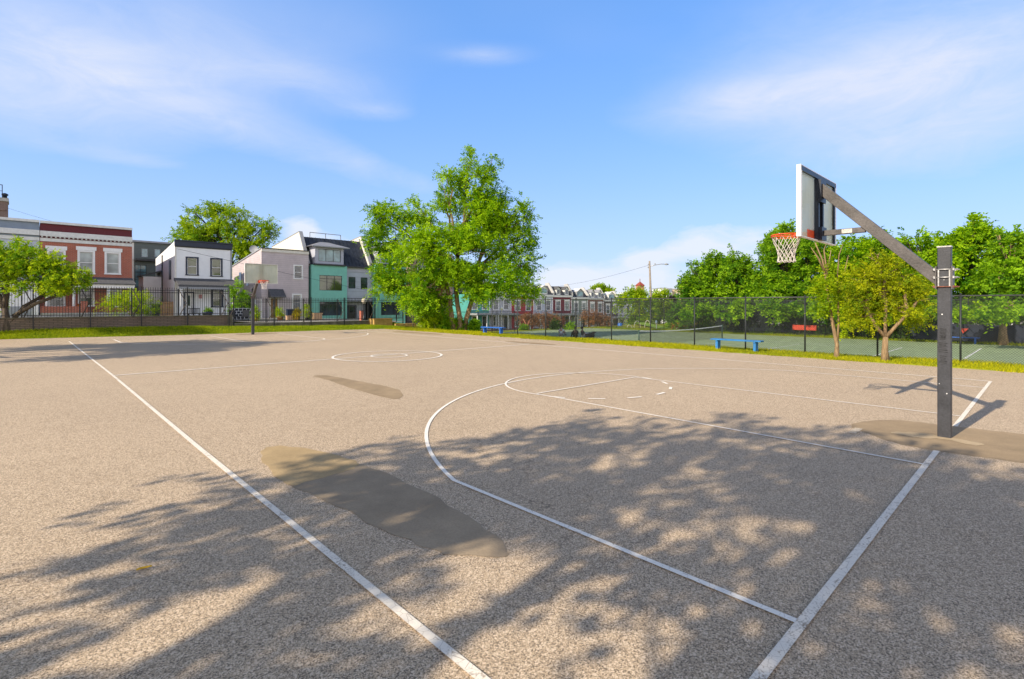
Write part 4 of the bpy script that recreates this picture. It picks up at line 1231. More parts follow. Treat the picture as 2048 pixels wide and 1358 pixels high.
# ------------------------------------------------------------------ grass
def blades(name, n, sampler, hmin, hmax, m, seed):
    rng = np.random.default_rng(seed)
    P = sampler(rng, n)
    n = len(P)
    a = rng.random(n)*2*PI; w = .006 + .012*rng.random(n)
    patch = .5+.5*np.sin(P[:, 0]*2.1+1)*np.sin(P[:, 1]*1.3) + .4*np.sin(P[:, 1]*.47+2)
    h = (hmin + (hmax-hmin)*rng.random(n))*(0.7+.45*np.clip(patch, 0, 1))
    lean = rng.normal(size=(n, 2))*.5
    dx = np.stack([np.cos(a)*w, np.sin(a)*w, np.zeros(n)], 1)
    tip = P + np.stack([lean[:, 0]*h, lean[:, 1]*h, h], 1)
    V = np.stack([P-dx, P+dx, tip], 1).reshape(-1, 3)
    T = np.clip(np.repeat(.35 + .3*np.clip(patch, 0, 1) + .22*rng.normal(size=n), 3), 0, 1)
    return tag(np_mesh(name, V, 3, m, None, T), kind='stuff')
LF_GRASS = leafmat('yellow_green_grass', (0.15, 0.21, 0.006), (0.66, 0.60, 0.012), .45)
LF_GRASS2 = leafmat('green_bank_grass', (0.09, 0.20, 0.006), (0.46, 0.50, 0.012), .45)
def verge(rng, n):
    y = -7 + 41*rng.random(n)**1.15; x = 10.25 + 2.4*rng.random(n)**1.1 + .09*np.sin(y*1.3)*np.sin(y*.37+1) + .06*np.sin(y*3)+.05*np.sin(y*7.3)
    return np.stack([x, y, np.full(n, .0)], 1)
blades('verge_grass', 60000, verge, .04, .12, LF_GRASS, 1)
def bank(rng, n):
    x = -13 + 26*rng.random(n); e = np.array([bank_edge(q) for q in x]); t = rng.random(n)
    y = e - .06 + (39.0-e)*t
    z = np.array([ground_z(a, b) for a, b in zip(x, y)])
    return np.stack([x, y, z], 1)
blades('bank_grass', 42000, bank, .06, .17, LF_GRASS2, 2)
def lawn(rng, n):
    y = -9 + 45*rng.random(n); x = 38.7 + 1.6*rng.random(n)
    return np.stack([x, y, np.full(n, TZ)], 1)
blades('far_lawn_grass', 9000, lawn, .10, .25, LF_GRASS2, 3)
p0 = at_depth(1303, 658, 60); p1 = at_depth(1332, 658, 60)
mb = MB()
gz = ground_z(p0.x, p0.y)
dv = Vector((SA, CA, 0))*9
q0, q1 = p0 - dv*.25, p1 - dv*.25; r0, r1 = p0 + dv, p1 + dv
mb.face([(q0.x, q0.y, ground_z(q0.x, q0.y)+.05), (q1.x, q1.y, ground_z(q1.x, q1.y)+.05), (r1.x, r1.y, ground_z(r1.x, r1.y)+.35), (r0.x, r0.y, ground_z(r0.x, r0.y)+.35)])
tag(mb.build('lawn', plain('bright_lawn', (.20, .34, .015), .9, .2, 3)), kind='structure')

# ------------------------------------------------------------------ house kit
def panel_with_holes(mb, W, z0, z1, holes, t=.14, y=0.0, x0=0.0):
    """front wall at local y with rectangular openings and their reveals"""
    xs = sorted({x0, W} | {q for h in holes for q in h[:2]}); zs = sorted({z0, z1} | {q for h in holes for q in h[2:4]})
    for a, b in zip(xs, xs[1:]):
        for c, d in zip(zs, zs[1:]):
            mx, mz = (a+b)/2, (c+d)/2
            if any(h[0] < mx < h[1] and h[2] < mz < h[3] for h in holes): continue
            mb.face([(a, y, c), (b, y, c), (b, y, d), (a, y, d)])
    for a, b, c, d in [h[:4] for h in holes]:
        mb.face([(a, y, c), (a, y, d), (a, y+t, d), (a, y+t, c)]); mb.face([(b, y, c), (b, y+t, c), (b, y+t, d), (b, y, d)])
        mb.face([(a, y, d), (b, y, d), (b, y+t, d), (a, y+t, d)]); mb.face([(a, y, c), (a, y+t, c), (b, y+t, c), (b, y, c)])

def window(parent, r, y=0.0, trim=None, tw=.10, sash=None, pane=None, cols=1, rows=2, lintel=None, sill=None, proud=.035, head=0.0, transom=None):
    a, b, c, d = r
    sash = sash or M_WHITEPAINT
    fr = MB()
    s = .045
    for x in (a, b-s): fr.box(x, x+s, y+.05, y+.10, c, d)
    for z in (c, d-s): fr.box(a+s, b-s, y+.05, y+.10, z, z+s)
    for i in range(1, cols):
        x = lerp(a, b, i/cols); fr.box(x-.025, x+.025, y+.052, y+.098, c+s, d-s)
    for i in range(1, rows):
        z = lerp(c, d, i/rows); fr.box(a+s, b-s, y+.045, y+.096, z-.025, z+.025)
    if transom: fr.box(a+s, b-s, y+.046, y+.097, lerp(c, d, transom)-.025, lerp(c, d, transom)+.025)
    f = fr.build('window', sash, parent)
    MB().box(a+.01, b-.01, y+.075, y+.085, c+.01, d-.01).build('pane', pane or M_GLASS, f)
    if trim:
        tm = MB()
        tm.box(a-tw, a, y-proud, y+.03, c, d); tm.box(b, b+tw, y-proud, y+.03, c, d)
        tm.box(a-tw, b+tw, y-proud, y+.03, d, d+tw)
        tm.box(a-tw*1.25, b+tw*1.25, y-proud-.03, y+.03, c-tw*.7, c)
        tm.build('trim', trim, f)
    if lintel: MB().box(a-.22, b+.22, y-.06, y+.02, d+(tw if trim else 0)+.003, d+(tw if trim else 0)+.30).build('lintel', lintel, f)
    if sill: MB().box(a-.10, b+.10, y-.07, y+.05, c-.09, c-.002).build('sill', sill, f)
    return f

def door(parent, r, y=0.0, m=None, trim=None, glassy=True):
    a, b, c, d = r
    mb = MB(); mb.box(a+.02, b-.02, y+.06, y+.11, c, d-.02)
    for (p, q) in ((.08, .42), (.5, .92)):
        pass
    o = mb.build('door', m, parent)
    if glassy: MB().box(a+.22, b-.22, y+.05, y+.062, lerp(c, d, .48), lerp(c, d, .9)).build('door_pane', M_GLASS, o)
    MB().box(b-.16, b-.11, y+.02, y+.06, lerp(c, d, .44), lerp(c, d, .49)).build('handle', M_GALV, o)
    if trim:
        t = MB(); t.box(a-.1, a, y-.03, y+.03, c, d); t.box(b, b+.1, y-.03, y+.03, c, d); t.box(a-.1, b+.1, y-.03, y+.03, d, d+.1)
        t.build('trim', trim, o)
    return o

FY = 53.3
def house(name, label, u0, u1, vtop, group=None, yF=FY):
    """empty at the front left corner; returns it, its width, the wall height and a px->local rectangle helper"""
    xl, xr = at_y(u0, 550, yF).x, at_y(u1, 550, yF).x
    zt = at_y((u0+u1)/2, vtop, yF).z
    gb = yard((xl+xr)/2)
    rt = empty(name, (xl, yF, 0), 0, label, 'house', group)
    def rect(ua, ub, va, vb, y=yF):
        m = (ua+ub)/2
        return (at_y(ua, va, y).x - xl, at_y(ub, va, y).x - xl, at_y(m, vb, y).z, at_y(m, va, y).z)
    return rt, xr-xl, zt, gb, rect
def shell(rt, W, z0, zt, holes, m, D=11.0, zback=None, name='wall', y=0.0, x0=0.0, roof=None, overhang=0):
    zb = zt if zback is None else zback
    mb = MB()
    panel_with_holes(mb, W, z0, zt, holes, y=y, x0=x0)
    mb.face([(x0, y, z0), (x0, y, zt), (x0, D, zb), (x0, D, z0)]); mb.face([(W, y, z0), (W, D, z0), (W, D, zb), (W, y, zt)])
    mb.face([(x0, D, z0), (x0, D, zb), (W, D, zb), (W, D, z0)])
    o = mb.build(name, m, rt, fix=False)
    if roof:
        r = MB(); k = (zb-zt)/(D-y)
        r.face([(x0, y, zt-.03), (W, y, zt-.03), (W, D, zb-.03), (x0, D, zb-.03)])
        r.build('roof', roof, rt)
    return o
GRP = 'rowhouses facing the court across the street'

# far left grey rowhouse and its red neighbour
def cornice(rt, W, zt, fr, bands):
    """bands: (name, z0, z1, proud, material)"""
    for nm, a, b, p, m in bands:
        MB().box(0.002, W-.002, -p, .05, zt+a, zt+b).build(nm, m, rt)
rt, W, zt, gb, rc = house('brick_rowhouse', 'two-storey red brick rowhouse with white lintels and a maroon frieze under its white cornice', 80, 264, 453, GRP)
H = zt
ws = [rc(98, 127, 503, 545), rc(159, 186, 504, 546), rc(213, 238, 507, 547)]
lw = [rc(100, 127, 584, 612), rc(160, 185, 578, 611), rc(217, 240, 577, 612)]
holes = ws + lw
shell(rt, W, gb-1.5, H, holes, M_BRICK, roof=M_SHINGLE, zback=H-.5)
for r in ws: window(rt, r, trim=M_WHITEPAINT, tw=.13, lintel=M_WHITEPAINT, pane=M_GLASSPALE)
for r in lw: window(rt, r, trim=M_WHITEPAINT, tw=.13, lintel=M_WHITEPAINT)
W2 = plain('aged_white_trim', (.66, .66, .63), .6, .12)
cornice(rt, W, H, None, [('top_coping', -.02, .17, .22, W2), ('frieze', -.62, -.022, .04, M_MAROON), ('cornice', -1.02, -.622, .26, W2), ('lower_frieze', -1.16, -1.022, .05, M_MAROON), ('belt_course', -1.42, -1.162, .10, W2)])
mb = MB()
for i in range(22):
    x = .12 + i*(W-.24)/21; mb.box(x-.05, x+.05, -.20, -.052, H-1.12, H-1.023)
mb.build('dentils', W2, rt)
# porch of the red house
pr = rc(88, 262, 560, 569); zp = pr[2]
po = MB(); po.box(-.1, W-.05, -2.0, .0, zp-.30, zp-.02); po = po.build('porch_beam', M_WHITEPAINT, rt)
mb = MB(); mb.prism([(-2.15, zp-.02), (-2.15, zp+.05), (0, zp+.62), (0, zp-.02)], 'x', -.2, W+.02); mb.build('porch_roof', M_SHINGLE, rt)
for x in (.35, W*.33, W*.70, W-.35):
    MB().tube([(x, -1.8, gb), (x, -1.8, zp-.30)], .09, 10).build('porch_column', M_WHITEPAINT, rt)
MB().box(0, W, -2.05, 0, gb-.6, gb+.25).build('porch_floor', M_CONCLIGHT, rt)
mb = MB()
mb.box(W*.40, W*.47, -2.02, -1.78, gb+.25, gb+1.15); mb.box(W*.66, W*.72, -2.02, -1.78, gb+.25, gb+1.15); mb.box(0, W*.40, -1.98, -1.82, gb+.25, gb+.75)
mb.build('porch_pier', M_BRICK, rt)
red_rt, red_W, red_gb = rt, W, gb

rt, W, zt, gb, rc = house('grey_rowhouse', 'pale blue-grey rowhouse at the left edge behind the crabapple, sharing the red house cornice', -95, 79, 438, GRP)
M_PALE = plain('pale_blue_grey_paint', (.46, .50, .56), .7, .10, 3)
M_FRIEZE = siding('blue_grey_frieze', (.22, .27, .34), .12, .2)
uu = [(-60, -36), (0, 24), (46, 72)]
ws = [rc(a, b, 500, 545) for a, b in uu]; lw = [rc(a, b, 580, 614) for a, b in uu[:2]]
dr = rc(30, 74, 560, 636)
shell(rt, W, gb-1.5, zt, ws+lw, M_PALE, roof=M_SHINGLE, zback=zt-.5)
for r in ws+lw: window(rt, r, trim=M_WHITEPAINT, tw=.13, pane=M_GLASSPALE)
cornice(rt, W, zt, None, [('top_coping', -.02, .17, .22, W2), ('frieze', -.62, -.022, .04, M_FRIEZE), ('cornice', -1.02, -.622, .26, W2), ('lower_frieze', -1.16, -1.022, .05, M_FRIEZE), ('belt_course', -1.42, -1.162, .10, W2)])
e = MB(); e.box(W*.46, W-.08, -1.9, -.06, gb-.5, gb+2.55); e.build('porch_enclosure', M_WHITEPAINT, rt)
MB().box(W*.44, W-.06, -2.0, -.05, gb+2.55, gb+2.75).build('porch_roof', M_SHINGLE, rt)
MB().box(W*.55, W*.90, -1.925, -1.902, gb+.1, gb+.75).build('porch_vent', M_GREYTRIM, rt)

# tall brick chimney behind the left edge
p0 = at_y(-14, 430, 68); p1 = at_y(15.5, 430, 68); zt = at_y(5, 395, 68).z
ch = empty('brick_chimney', (p0.x, 68, 0), 0, 'brown brick stack with a steel railing on top, behind the grey rowhouse', 'chimney')
cw = p1.x-p0.x
mb = MB(); mb.box(0, cw, 0, 2.0, 0, zt-.35); mb.box(-.0, cw-.16, -.12, 2.1, zt-1.25, zt-1.1); mb.build('stack', M_BRICKBROWN, ch)
MB().box(-.1, cw+.06, -.12, 2.12, zt-.35, zt-.02).build('cap', M_CONCLIGHT, ch)
mb = MB()
for x in (.1, cw*.62): mb.box(x-.03, x+.03, .1, .16, zt-.02, zt+1.25)
mb.box(.13, cw*.62-.03, .1, .16, zt+1.19, zt+1.25); mb.box(.13, cw*.62-.03, .1, .16, zt+.62, zt+.66)
mb.build('railing', M_NAVYSTEEL, ch)
mb = MB(); mb.lathe([(.16, 0), (.16, .25), (.24, .28), (.24, .42), (.10, .5)], (cw-.2, .3, zt-.02), 10); mb.build('flue_cowl', M_NAVYSTEEL, ch)

# dark grey-green house in the gap
rt, W, zt, gb, rc = house('green_house', 'dark grey-green modern house set back in the gap between the red and white houses', 262, 345, 486, None, 66.0)
M_DG = siding('dark_green_grey_siding', (.105, .125, .115), .25, .3)
r1 = rc(283, 296, 497, 514, 66.0); r2 = rc(309, 321, 498, 514, 66.0); r3 = rc(270, 293, 530, 574, 66.0)
shell(rt, W, -1, zt, [r1, r2, r3], M_DG, D=8, roof=M_SLATE)
for r in (r1, r2): window(rt, r, sash=M_GREYTRIM, rows=1, pane=M_GLASSTEAL)
window(rt, r3, sash=M_BLACKTRIM, rows=3, cols=2, pane=M_GLASSTEAL)
MB().box(-.1, W+.1, -.25, .1, zt, zt+.18).build('roof_edge', M_GREYTRIM, rt)
zb = rc(270, 300, 519, 522, 66.0)
MB().box(.3, W, -.6, -.002, zb[2], zb[3]+.05).build('canopy', M_BLACKTRIM, rt)
MB().box(-.35, .25, -.03, 0.4, -1, zt-.1).build('corner_panel', M_CREAM, rt)

# white house with navy trim
rt, W, zt, gb, rc = house('white_house', 'white two-storey house with a navy cornice and navy window surrounds', 350, 463, 486, GRP)
M_WHITE = plain('white_stucco', (.80, .80, .80), .8, .05, 2, .2)
wa, wb = rc(374.5, 394, 516.5, 549), rc(423.5, 442, 519, 551.5)
wc = rc(426, 443, 581, 612.5); dd = rc(370, 386, 586, 632)
dd = (dd[0], dd[1], gb+.15, dd[3])
zback = at_x(308, 510, at_y(350, 486, FY).x).z
shell(rt, W, gb-1.5, zt, [wa, wb, wc, dd], M_WHITE, D=9.5, zback=zt-1.0, roof=M_SHINGLE)
for r in (wa, wb): window(rt, r, trim=M_NAVYTRIM, tw=.13, pane=M_GLASSGREEN)
window(rt, wc, trim=M_NAVYTRIM, tw=.15, pane=M_GLASSGREEN)
door(rt, dd, m=M_WHITEPAINT, trim=M_NAVYTRIM)
MB().box(-.04, W+.05, -.14, .08, zt-.42, zt+.03).build('cornice', M_NAVYTRIM, rt)
MB().box(-.05, W+.06, -.24, .10, zt+.03, zt+.12).build('cornice_cap', M_NAVYTRIM, rt)
MB().box(-.02, W+.02, -.06, .05, zt-.52, zt-.422).build('frieze', M_BLACKTRIM, rt)
for x in (-.03, W-.10): MB().box(x, x+.13, -.05, .0, gb-.5, zt-.53).build('corner_board', M_GREYTRIM if x > 0 else M_CREAM, rt)
zp = rc(352, 466, 560, 572)
mb = MB(); mb.prism([(-2.0, zp[2]-.16), (-2.0, zp[2]+.02), (0, zp[3]+.12), (0, zp[3]-.10)], 'x', -.1, W+.15); mb.build('porch_roof', M_SHINGLE, rt)
MB().box(-.08, W+.1, -1.98, -1.86, zp[2]-.36, zp[2]-.16).build('porch_beam', M_GREYTRIM, rt)
for x in (.12, W-.05): MB().box(x-.07, x+.07, -1.98, -1.86, gb-.5, zp[2]-.36).build('porch_post', M_WHITEPAINT, rt)
MB().box(-.1, W+.1, -2.05, -.01, gb-.8, gb+.13).build('porch_floor', M_CONCLIGHT, rt)
sg = rc(397.5, 404, 589, 597); MB().box(sg[0], sg[1], -.03, -.001, sg[2], sg[3]).build('wall_sign', plain('red_and_white_sign', (.62, .30, .30), .5, .5, 25), rt)
# lower wing on its sunny left side, downpipe and side window
mb = MB(); mb.box(-1.5, -.005, 6.2, 9.0, gb-1.5, zt-3.0); mb.build('side_wing', M_WHITE, rt)
mb = MB(); mb.prism([(-1.65, zt-3.0), (-1.65, zt-2.88), (-.005, zt-2.35), (-.005, zt-2.5)], 'y', 6.1, 9.1); mb.build('wing_roof', M_SHINGLE, rt)
MB().tube([(-.07, 5.6, gb), (-.07, 5.6, zt-.9)], .05, 8).build('downpipe', M_BLACKTRIM, rt)
MB().box(-.05, -.002, 1.7, 2.5, zt-3.4, zt-1.6).build('side_window', M_BLACKTRIM, rt)
white_rt, white_W, white_gb = rt, W, gb

# pink house
rt, W, zt, gb, rc = house('pink_house', 'pale pink clapboard house with a small dark door canopy, right of the white house', 523, 617, 500, GRP)
M_PINK = siding('pale_pink_clapboard', (.55, .47, .475), .20, .4)
wa = rc(589, 603.5, 532, 557); wb = rc(586.5, 601, 590, 619); dd = rc(541, 555, 597, 632); dd = (dd[0], dd[1], gb+.1, dd[3])
shell(rt, W, gb-1.5, zt, [wa, wb, dd], M_PINK, D=10, zback=zt-1.3, roof=M_SHINGLE)
window(rt, wa, trim=M_WHITEPAINT, tw=.12); window(rt, wb, trim=M_WHITEPAINT, tw=.14)
door(rt, dd, m=plain('ochre_door', (.30, .17, .05), .5, .2), trim=M_CREAM)
MB().box(-.03, W+.02, -.10, .06, zt-.30, zt).build('cornice', M_CREAM, rt)
MB().box(-.06, W+.03, -.18, .10, zt, zt+.08).build('roof_edge', M_BLACKTRIM, rt)
mb = MB(); mb.beam((-.03, 0.05, zt+.03), (-.03, 10, zt-1.27), .1, .12); mb.build('rake_board', M_GREYTRIM, rt)
cn = rc(536, 566, 580, 595)
mb = MB(); mb.prism([(-.95, cn[2]), (-.95, cn[2]+.08), (-.05, cn[3]+.1), (0, cn[3]+.1), (0, cn[2])], 'x', cn[0], cn[1]); mb.build('door_canopy', M_SHINGLE, rt)
for y in (4.0, 6.5): MB().box(-.04, -.002, y, y+.8, zt-3.6, zt-2.1).build('side_window', M_GLASS, rt)
la = rc(510, 522, 599, 615)
sd = empty('satellite_dish', (at_y(508, 500, FY+3).x, FY+3.0, at_y(508, 506, FY+3).z), R(-30), 'grey satellite dish on the roof edge of the pink house', 'satellite dish')
mb = MB()
N = 20
for i in range(3):
    for k in range(N):
        a, b = 2*PI*k/N, 2*PI*(k+1)/N; ra, rb = .42*i/3, .42*(i+1)/3
        f = lambda r, t: (r*math.cos(t), -.15 + r*r*.6*-1 + .10, .38 + r*math.sin(t)*.95 + 0)
        mb.face([f(ra, a), f(rb, a), f(rb, b), f(ra, b)], True)
mb.build('dish', plain('grey_dish_paint', (.38, .39, .40), .5, .1), sd, fix=False)
MB().tube([(0, .05, -.35), (0, .05, .25), (0, -.02, .38)], .025, 8).build('mast', M_GALV, sd)
MB().tube([(0, -.05, .05), (0, -.45, .30)], .014, 6).build('feed_arm', M_GALV, sd)

# teal rowhouses with mansards
M_TEAL = plain('teal_render', (.20, .50, .41), .75, .09, 1.2, .15)
M_TEALSIDE = plain('dark_slate_panel', (.075, .095, .125), .7, .1)
M_INFILL = siding('pale_blue_grey_panel', (.40, .43, .50), .55, .25)
M_LAVENDER = plain('lavender_grey_panel', (.40, .41, .47), .7, .06)
def teal_house(u0, u1, ub0, ub1, label, bayw, lowerw, infw, infd, dormer, roof_u):
    rt, W, ze, gb, rc = house('teal_rowhouse', label, u0, u1, 533, GRP)
    ze = at_y((ub0+ub1)/2, 531, FY).z
    b0, b1 = at_y(ub0, 560, FY).x - at_y(u0, 560, FY).x, at_y(ub1, 560, FY).x - at_y(u0, 560, FY).x
    back = .75
    # bay
    bw = [rc(*q) for q in bayw]; lw = [rc(*q) for q in lowerw]
    mb = MB(); panel_with_holes(mb, b1, gb-1.5, ze, bw+lw, x0=b0)
    mb.face([(b1, 0, gb-1.5), (b1, back, gb-1.5), (b1, back, ze), (b1, 0, ze)]); mb.face([(b0, 0, gb-1.5), (b0, 0, ze), (b0, back, ze), (b0, back, gb-1.5)])
    mb.build('bay_wall', M_TEAL, rt, fix=False)
    for r in bw: window(rt, r, sash=M_BLACKTRIM, cols=3, rows=1, transom=.78, pane=M_GLASSGREEN)
    for r in lw: window(rt, r, sash=M_BLACKTRIM, cols=3 if r[1]-r[0] > 2.2 else 2, rows=1, transom=.8, pane=M_GLASS)
    # set-back infill
    iw = [(q[0], q[1], q[2], q[3]) for q in (rc(*k, FY+back) for k in infw)]
    zi = rc(700, 740, 592, 596, FY+back)[2]
    i0, i1 = (b1, W) if ub0-u0 < u1-ub1 or ub0 == u0 else (0, b0)
    if i1-i0 > .3:
        mb = MB(); panel_with_holes(mb, i1, zi, ze-.55, iw, y=back, x0=i0); mb.build('infill_wall', M_INFILL, rt, fix=False)
        MB().box(i0, i1, back-.05, back+.06, ze-.55, ze-.02).build('infill_frieze', M_LAVENDER, rt)
        MB().box(i0, i1, back-.04, back+.05, zi-.06, zi).build('infill_edge', M_NAVYTRIM, rt)
        MB().box(i0, i1, back-.02, back+.05, zi-.38, zi-.062).build('entry_beam', M_LAVENDER, rt)
        for r in iw: window(rt, r, y=back, sash=M_BLACKTRIM, rows=2, pane=M_GLASS)
        mb = MB(); mb.face([(i0, back+.9, gb-1), (i1, back+.9, gb-1), (i1, back+.9, zi-.3), (i0, back+.9, zi-.3)]); mb.face([(i0, back, zi-.35), (i1, back, zi-.35), (i1, back+.9, zi-.35), (i0, back+.9, zi-.35)])
        mb.build('entry_wall', M_LAVENDER, rt)
        for k in infd:
            r = rc(*k, FY+back+.8); door(rt, (r[0], r[1], gb+.05, r[3]), y=back+.78, m=M_BLACKTRIM, trim=M_NAVYTRIM)
    # rest of the body
    mb = MB(); D = 11
    mb.face([(0, back+.05, gb-1.5), (0, back+.05, ze), (0, D, ze), (0, D, gb-1.5)]); mb.face([(W, back, gb-1.5), (W, D, gb-1.5), (W, D, ze), (W, back, ze)]); mb.face([(0, D, gb-1.5), (0, D, ze), (W, D, ze), (W, D, gb-1.5)])
    mb.build('side_wall', M_TEALSIDE, rt, fix=False)
    # mansard with standing seams
    zr = at_y(roof_u[0], roof_u[1], FY+2.6).z
    y0, y1 = back-.25, back+1.9
    mb = MB(); mb.prism([(y0, ze), (y0, ze+.10), (y1, zr), (D, zr-.6), (D, ze)], 'x', 0.16, W-.0)
    k = int(W/.45)
    for i in range(k):
        x = .2 + (i+.5)*(W-.3)/k
        mb.beam((x, y0+.01, ze+.13), (x, y1, zr+.02), .03, .05, (0, -1, 0))
    mb.build('mansard_roof', M_SLATE, rt)
    MB().box(.02, W, y0-.12, y0+.05, ze-.06, ze+.09).build('eaves_gutter', M_BLACKTRIM, rt)
    # party wall parapet and its pale outer side
    mb = MB(); mb.prism([(y0-.12, ze-.1), (y0-.12, ze+.25), (y1-.2, zr+.45), (D, zr-.55), (D, ze-.1)], 'x', -.16, .158); mb.build('party_wall', M_CREAM, rt)
    mb = MB(); mb.beam((0, y0-.16, ze+.15), (0, y1-.24, zr+.46), .36, .14, (0, -1, 0)); mb.beam((0, y1-.24, zr+.50), (0, D, zr-.48), .40, .08); mb.build('parapet_coping', M_GREYTRIM, rt)
    # dormer
    if dormer:
        d = rc(*dormer[0]); dw = rc(*dormer[1])
        mb = MB(); panel_with_holes(mb, d[1], ze+.0, d[3], [dw], y=-.02, x0=d[0])
        mb.face([(d[0], -.02, ze), (d[0], -.02, d[3]), (d[0], 3, d[3]), (d[0], 3, ze)]); mb.face([(d[1], -.02, ze), (d[1], 3, ze), (d[1], 3, d[3]), (d[1], -.02, d[3])])
        dm = mb.build('dormer', M_LAVENDER, rt, fix=False)
        window(dm, dw, y=-.02, sash=M_BLACKTRIM, cols=3, rows=1, pane=M_GLASSTEAL)
        mx = (d[0]+d[1])/2; o = .5
        A = [(d[0]-o, -.5, d[3]), (d[1]+o, -.5, d[3]), (d[1]+o, 3, d[3]), (d[0]-o, 3, d[3])]
        ra, rb_ = (mx-.5, 1.3, d[3]+.62), (mx+.5, 1.3, d[3]+.62); rc_ = (mx, 3, d[3]+.62)
        mb = MB(); mb.face([A[0], A[1], rb_, ra]); mb.face([A[1], A[2], rc_, rb_]); mb.face([A[3], A[0], ra, rc_]); mb.face([A[3], A[2], A[1], A[0]])
        mb.build('dormer_roof', M_ROOFGREY, dm)
        MB().box(d[0]-o+.02, d[1]+o-.02, -.48, -.4, d[3]-.10, d[3]-.004).build('dormer_fascia', M_GREYTRIM, dm)
        MB().box(d[0]-.15, d[1]+.15, -.25, .0, ze-.02, ze+.14).build('bay_cap', M_BLACKTRIM, rt)
    return rt, W, zr, y1
ta_, tW, tzr, ty1 = teal_house(619, 744, 623, 694, 'teal bay-fronted rowhouse with a grey dormer and dark mansard roof, beside the pink house',
    [(639, 684, 551, 581)], [(639, 683.5, 603, 631)], [(697, 711, 554, 577), (721.5, 735, 555, 578)], [(697, 711, 612, 640)],
    ((630, 687, 494, 527), (637, 681.5, 499, 523.5)), (660, 478))
mb = MB()
for x in (1.2, 3.0, 4.8): mb.box(x-.03, x+.03, ty1+.2, ty1+.26, tzr-.1, tzr+.6)
mb.box(1.2, 4.8, ty1+.2, ty1+.26, tzr+.55, tzr+.62)
mb.build('roof_railing', M_GREYTRIM, ta_)
teal_house(744, 818, 751, 812, 'teal rowhouse half hidden by the locust tree, with a wide dark ground floor window',
    [(762, 799, 553, 583)], [(762, 799, 604, 630)], [], [], ((757, 806, 498, 530), (763, 800, 503, 526)), (785, 487))
rt, W, zt, gb, rc = house('brick_house', 'pinkish brown brick house seen through gaps in the locust tree', 822, 905, 505, None, 62.0)
r1 = rc(835, 850, 525, 555, 62.0); r2 = rc(870, 885, 527, 556, 62.0)
shell(rt, W, -1, zt, [r1, r2], brick('pinkish_brick', (.40, .22, .17), (.32, .17, .13), (.42, .34, .3)), D=9, roof=M_SHINGLE)
for r in (r1, r2): window(rt, r, trim=M_WHITEPAINT, tw=.1)

# ------------------------------------------------------------------ rowhouses down the hill
M_PALECOPE = plain('pale_coping', (.46, .45, .43), .7, .1)
def hill_house(u0, u1, Y0, Y1, ve0, ve1, vr, wallm, roofm, label, dorm=0, fin=True, dcol=None, porch=True, storeys=2, wsash=None):
    a = at_depth(u0, ve0, Y0); b = at_depth(u1, ve1, Y1)
    W = math.hypot(b.x-a.x, b.y-a.y); ang = math.atan2(b.y-a.y, b.x-a.x)
    ze = (a.z+b.z)/2; zb = ze - 6.9
    rt = empty('hill_rowhouse', (a.x, a.y, zb), ang, label, 'house', 'rowhouses stepping down the hill beyond the garden')
    He = 6.9; Hr = at_depth((u0+u1)/2, vr, (Y0+Y1)/2+1.5).z - zb
    ww = min(1.25, W*.22); cs = (W*.26, W*.74)
    wu = [(c-ww/2, c+ww/2, 4.05, 6.0) for c in cs]; wl = [(cs[0]-ww/2, cs[0]+ww/2, .9, 2.7)]; dr = (cs[1]-.55, cs[1]+.55, .35, 2.7)
    shell(rt, W, -3, He, wu+wl+[dr], wallm, D=9, zback=He)
    for r in wu+wl: window(rt, r, trim=M_WHITEPAINT, tw=.14, pane=M_GLASSPALE if random.random() < .4 else M_GLASS, lintel=M_WHITEPAINT, proud=.06)
    door(rt, dr, m=M_BLACKTRIM, trim=M_WHITEPAINT)
    MB().box(-.02, W+.02, -.28, .05, He-.05, He+.35).build('cornice', W2, rt)
    mb = MB(); mb.prism([(-.05, He+.35), (1.5, Hr), (9, Hr-.4), (9, He)], 'x', .02, W-.02); mb.build('roof', roofm, rt)
    if fin:
        mb = MB(); mb.prism([(-.30, He+.3), (-.30, He+.9), (1.3, Hr+.65), (2.3, Hr+.55), (2.3, Hr-.3)], 'x', W-.13, W+.13); mb.build('party_fin', M_PALECOPE, rt)
    n = dorm
    for i in range(n):
        c = W*(i+.5)/n + (0 if n == 1 else (W*.03 if i == 0 else -W*.03)); hw = .55 if n > 1 else 1.05
        d = MB(); z0, z1 = He+.45, He+1.65
        d.prism([(c-hw, z0), (c+hw, z0), (c+hw, z1), (c, z1+.55), (c-hw, z1)], 'y', -.02, 1.6)
        d = d.build('dormer', dcol or W2, rt)
        MB().box(c-hw+.2, c+hw-.2, -.05, -.022, z0+.2, z1-.05).build('dormer_window', M_GLASSTEAL if n == 1 else M_GLASS, d)
        r = MB()
        for s in (-1, 1): r.beam((c+s*(hw+.12), -.15, z1-.06), (c, -.15, z1+.62), .02, .09, (0, -1, 0)); r.face([(c+s*(hw+.15), -.2, z1-.05), (c, -.2, z1+.66), (c, 1.7, z1+.66), (c+s*(hw+.15), 1.7, z1-.05)])
        r.build('dormer_roof', roofm if n > 1 else W2, d)
    MB().tube([(W-.25, -.08, .4), (W-.25, -.08, He)], .07, 6).build('downpipe', M_WHITEPAINT, rt)
    if porch:
        MB().box(.05, W-.02, -2.3, -.002, 3.0, 3.35).build('porch_roof', M_GREYTRIM, rt)
        for x in (.3, W*.5, W-.3): MB().box(x-.1, x+.1, -2.2, -2.0, -.6, 3.0).build('porch_post', W2, rt)
        MB().box(.05, W-.02, -2.3, -.002, -1.2, .3).build('porch_base', M_BRICKBROWN, rt)
    return rt
ys = [94, 98, 102, 106, 110, 114, 118, 122, 126, 130]
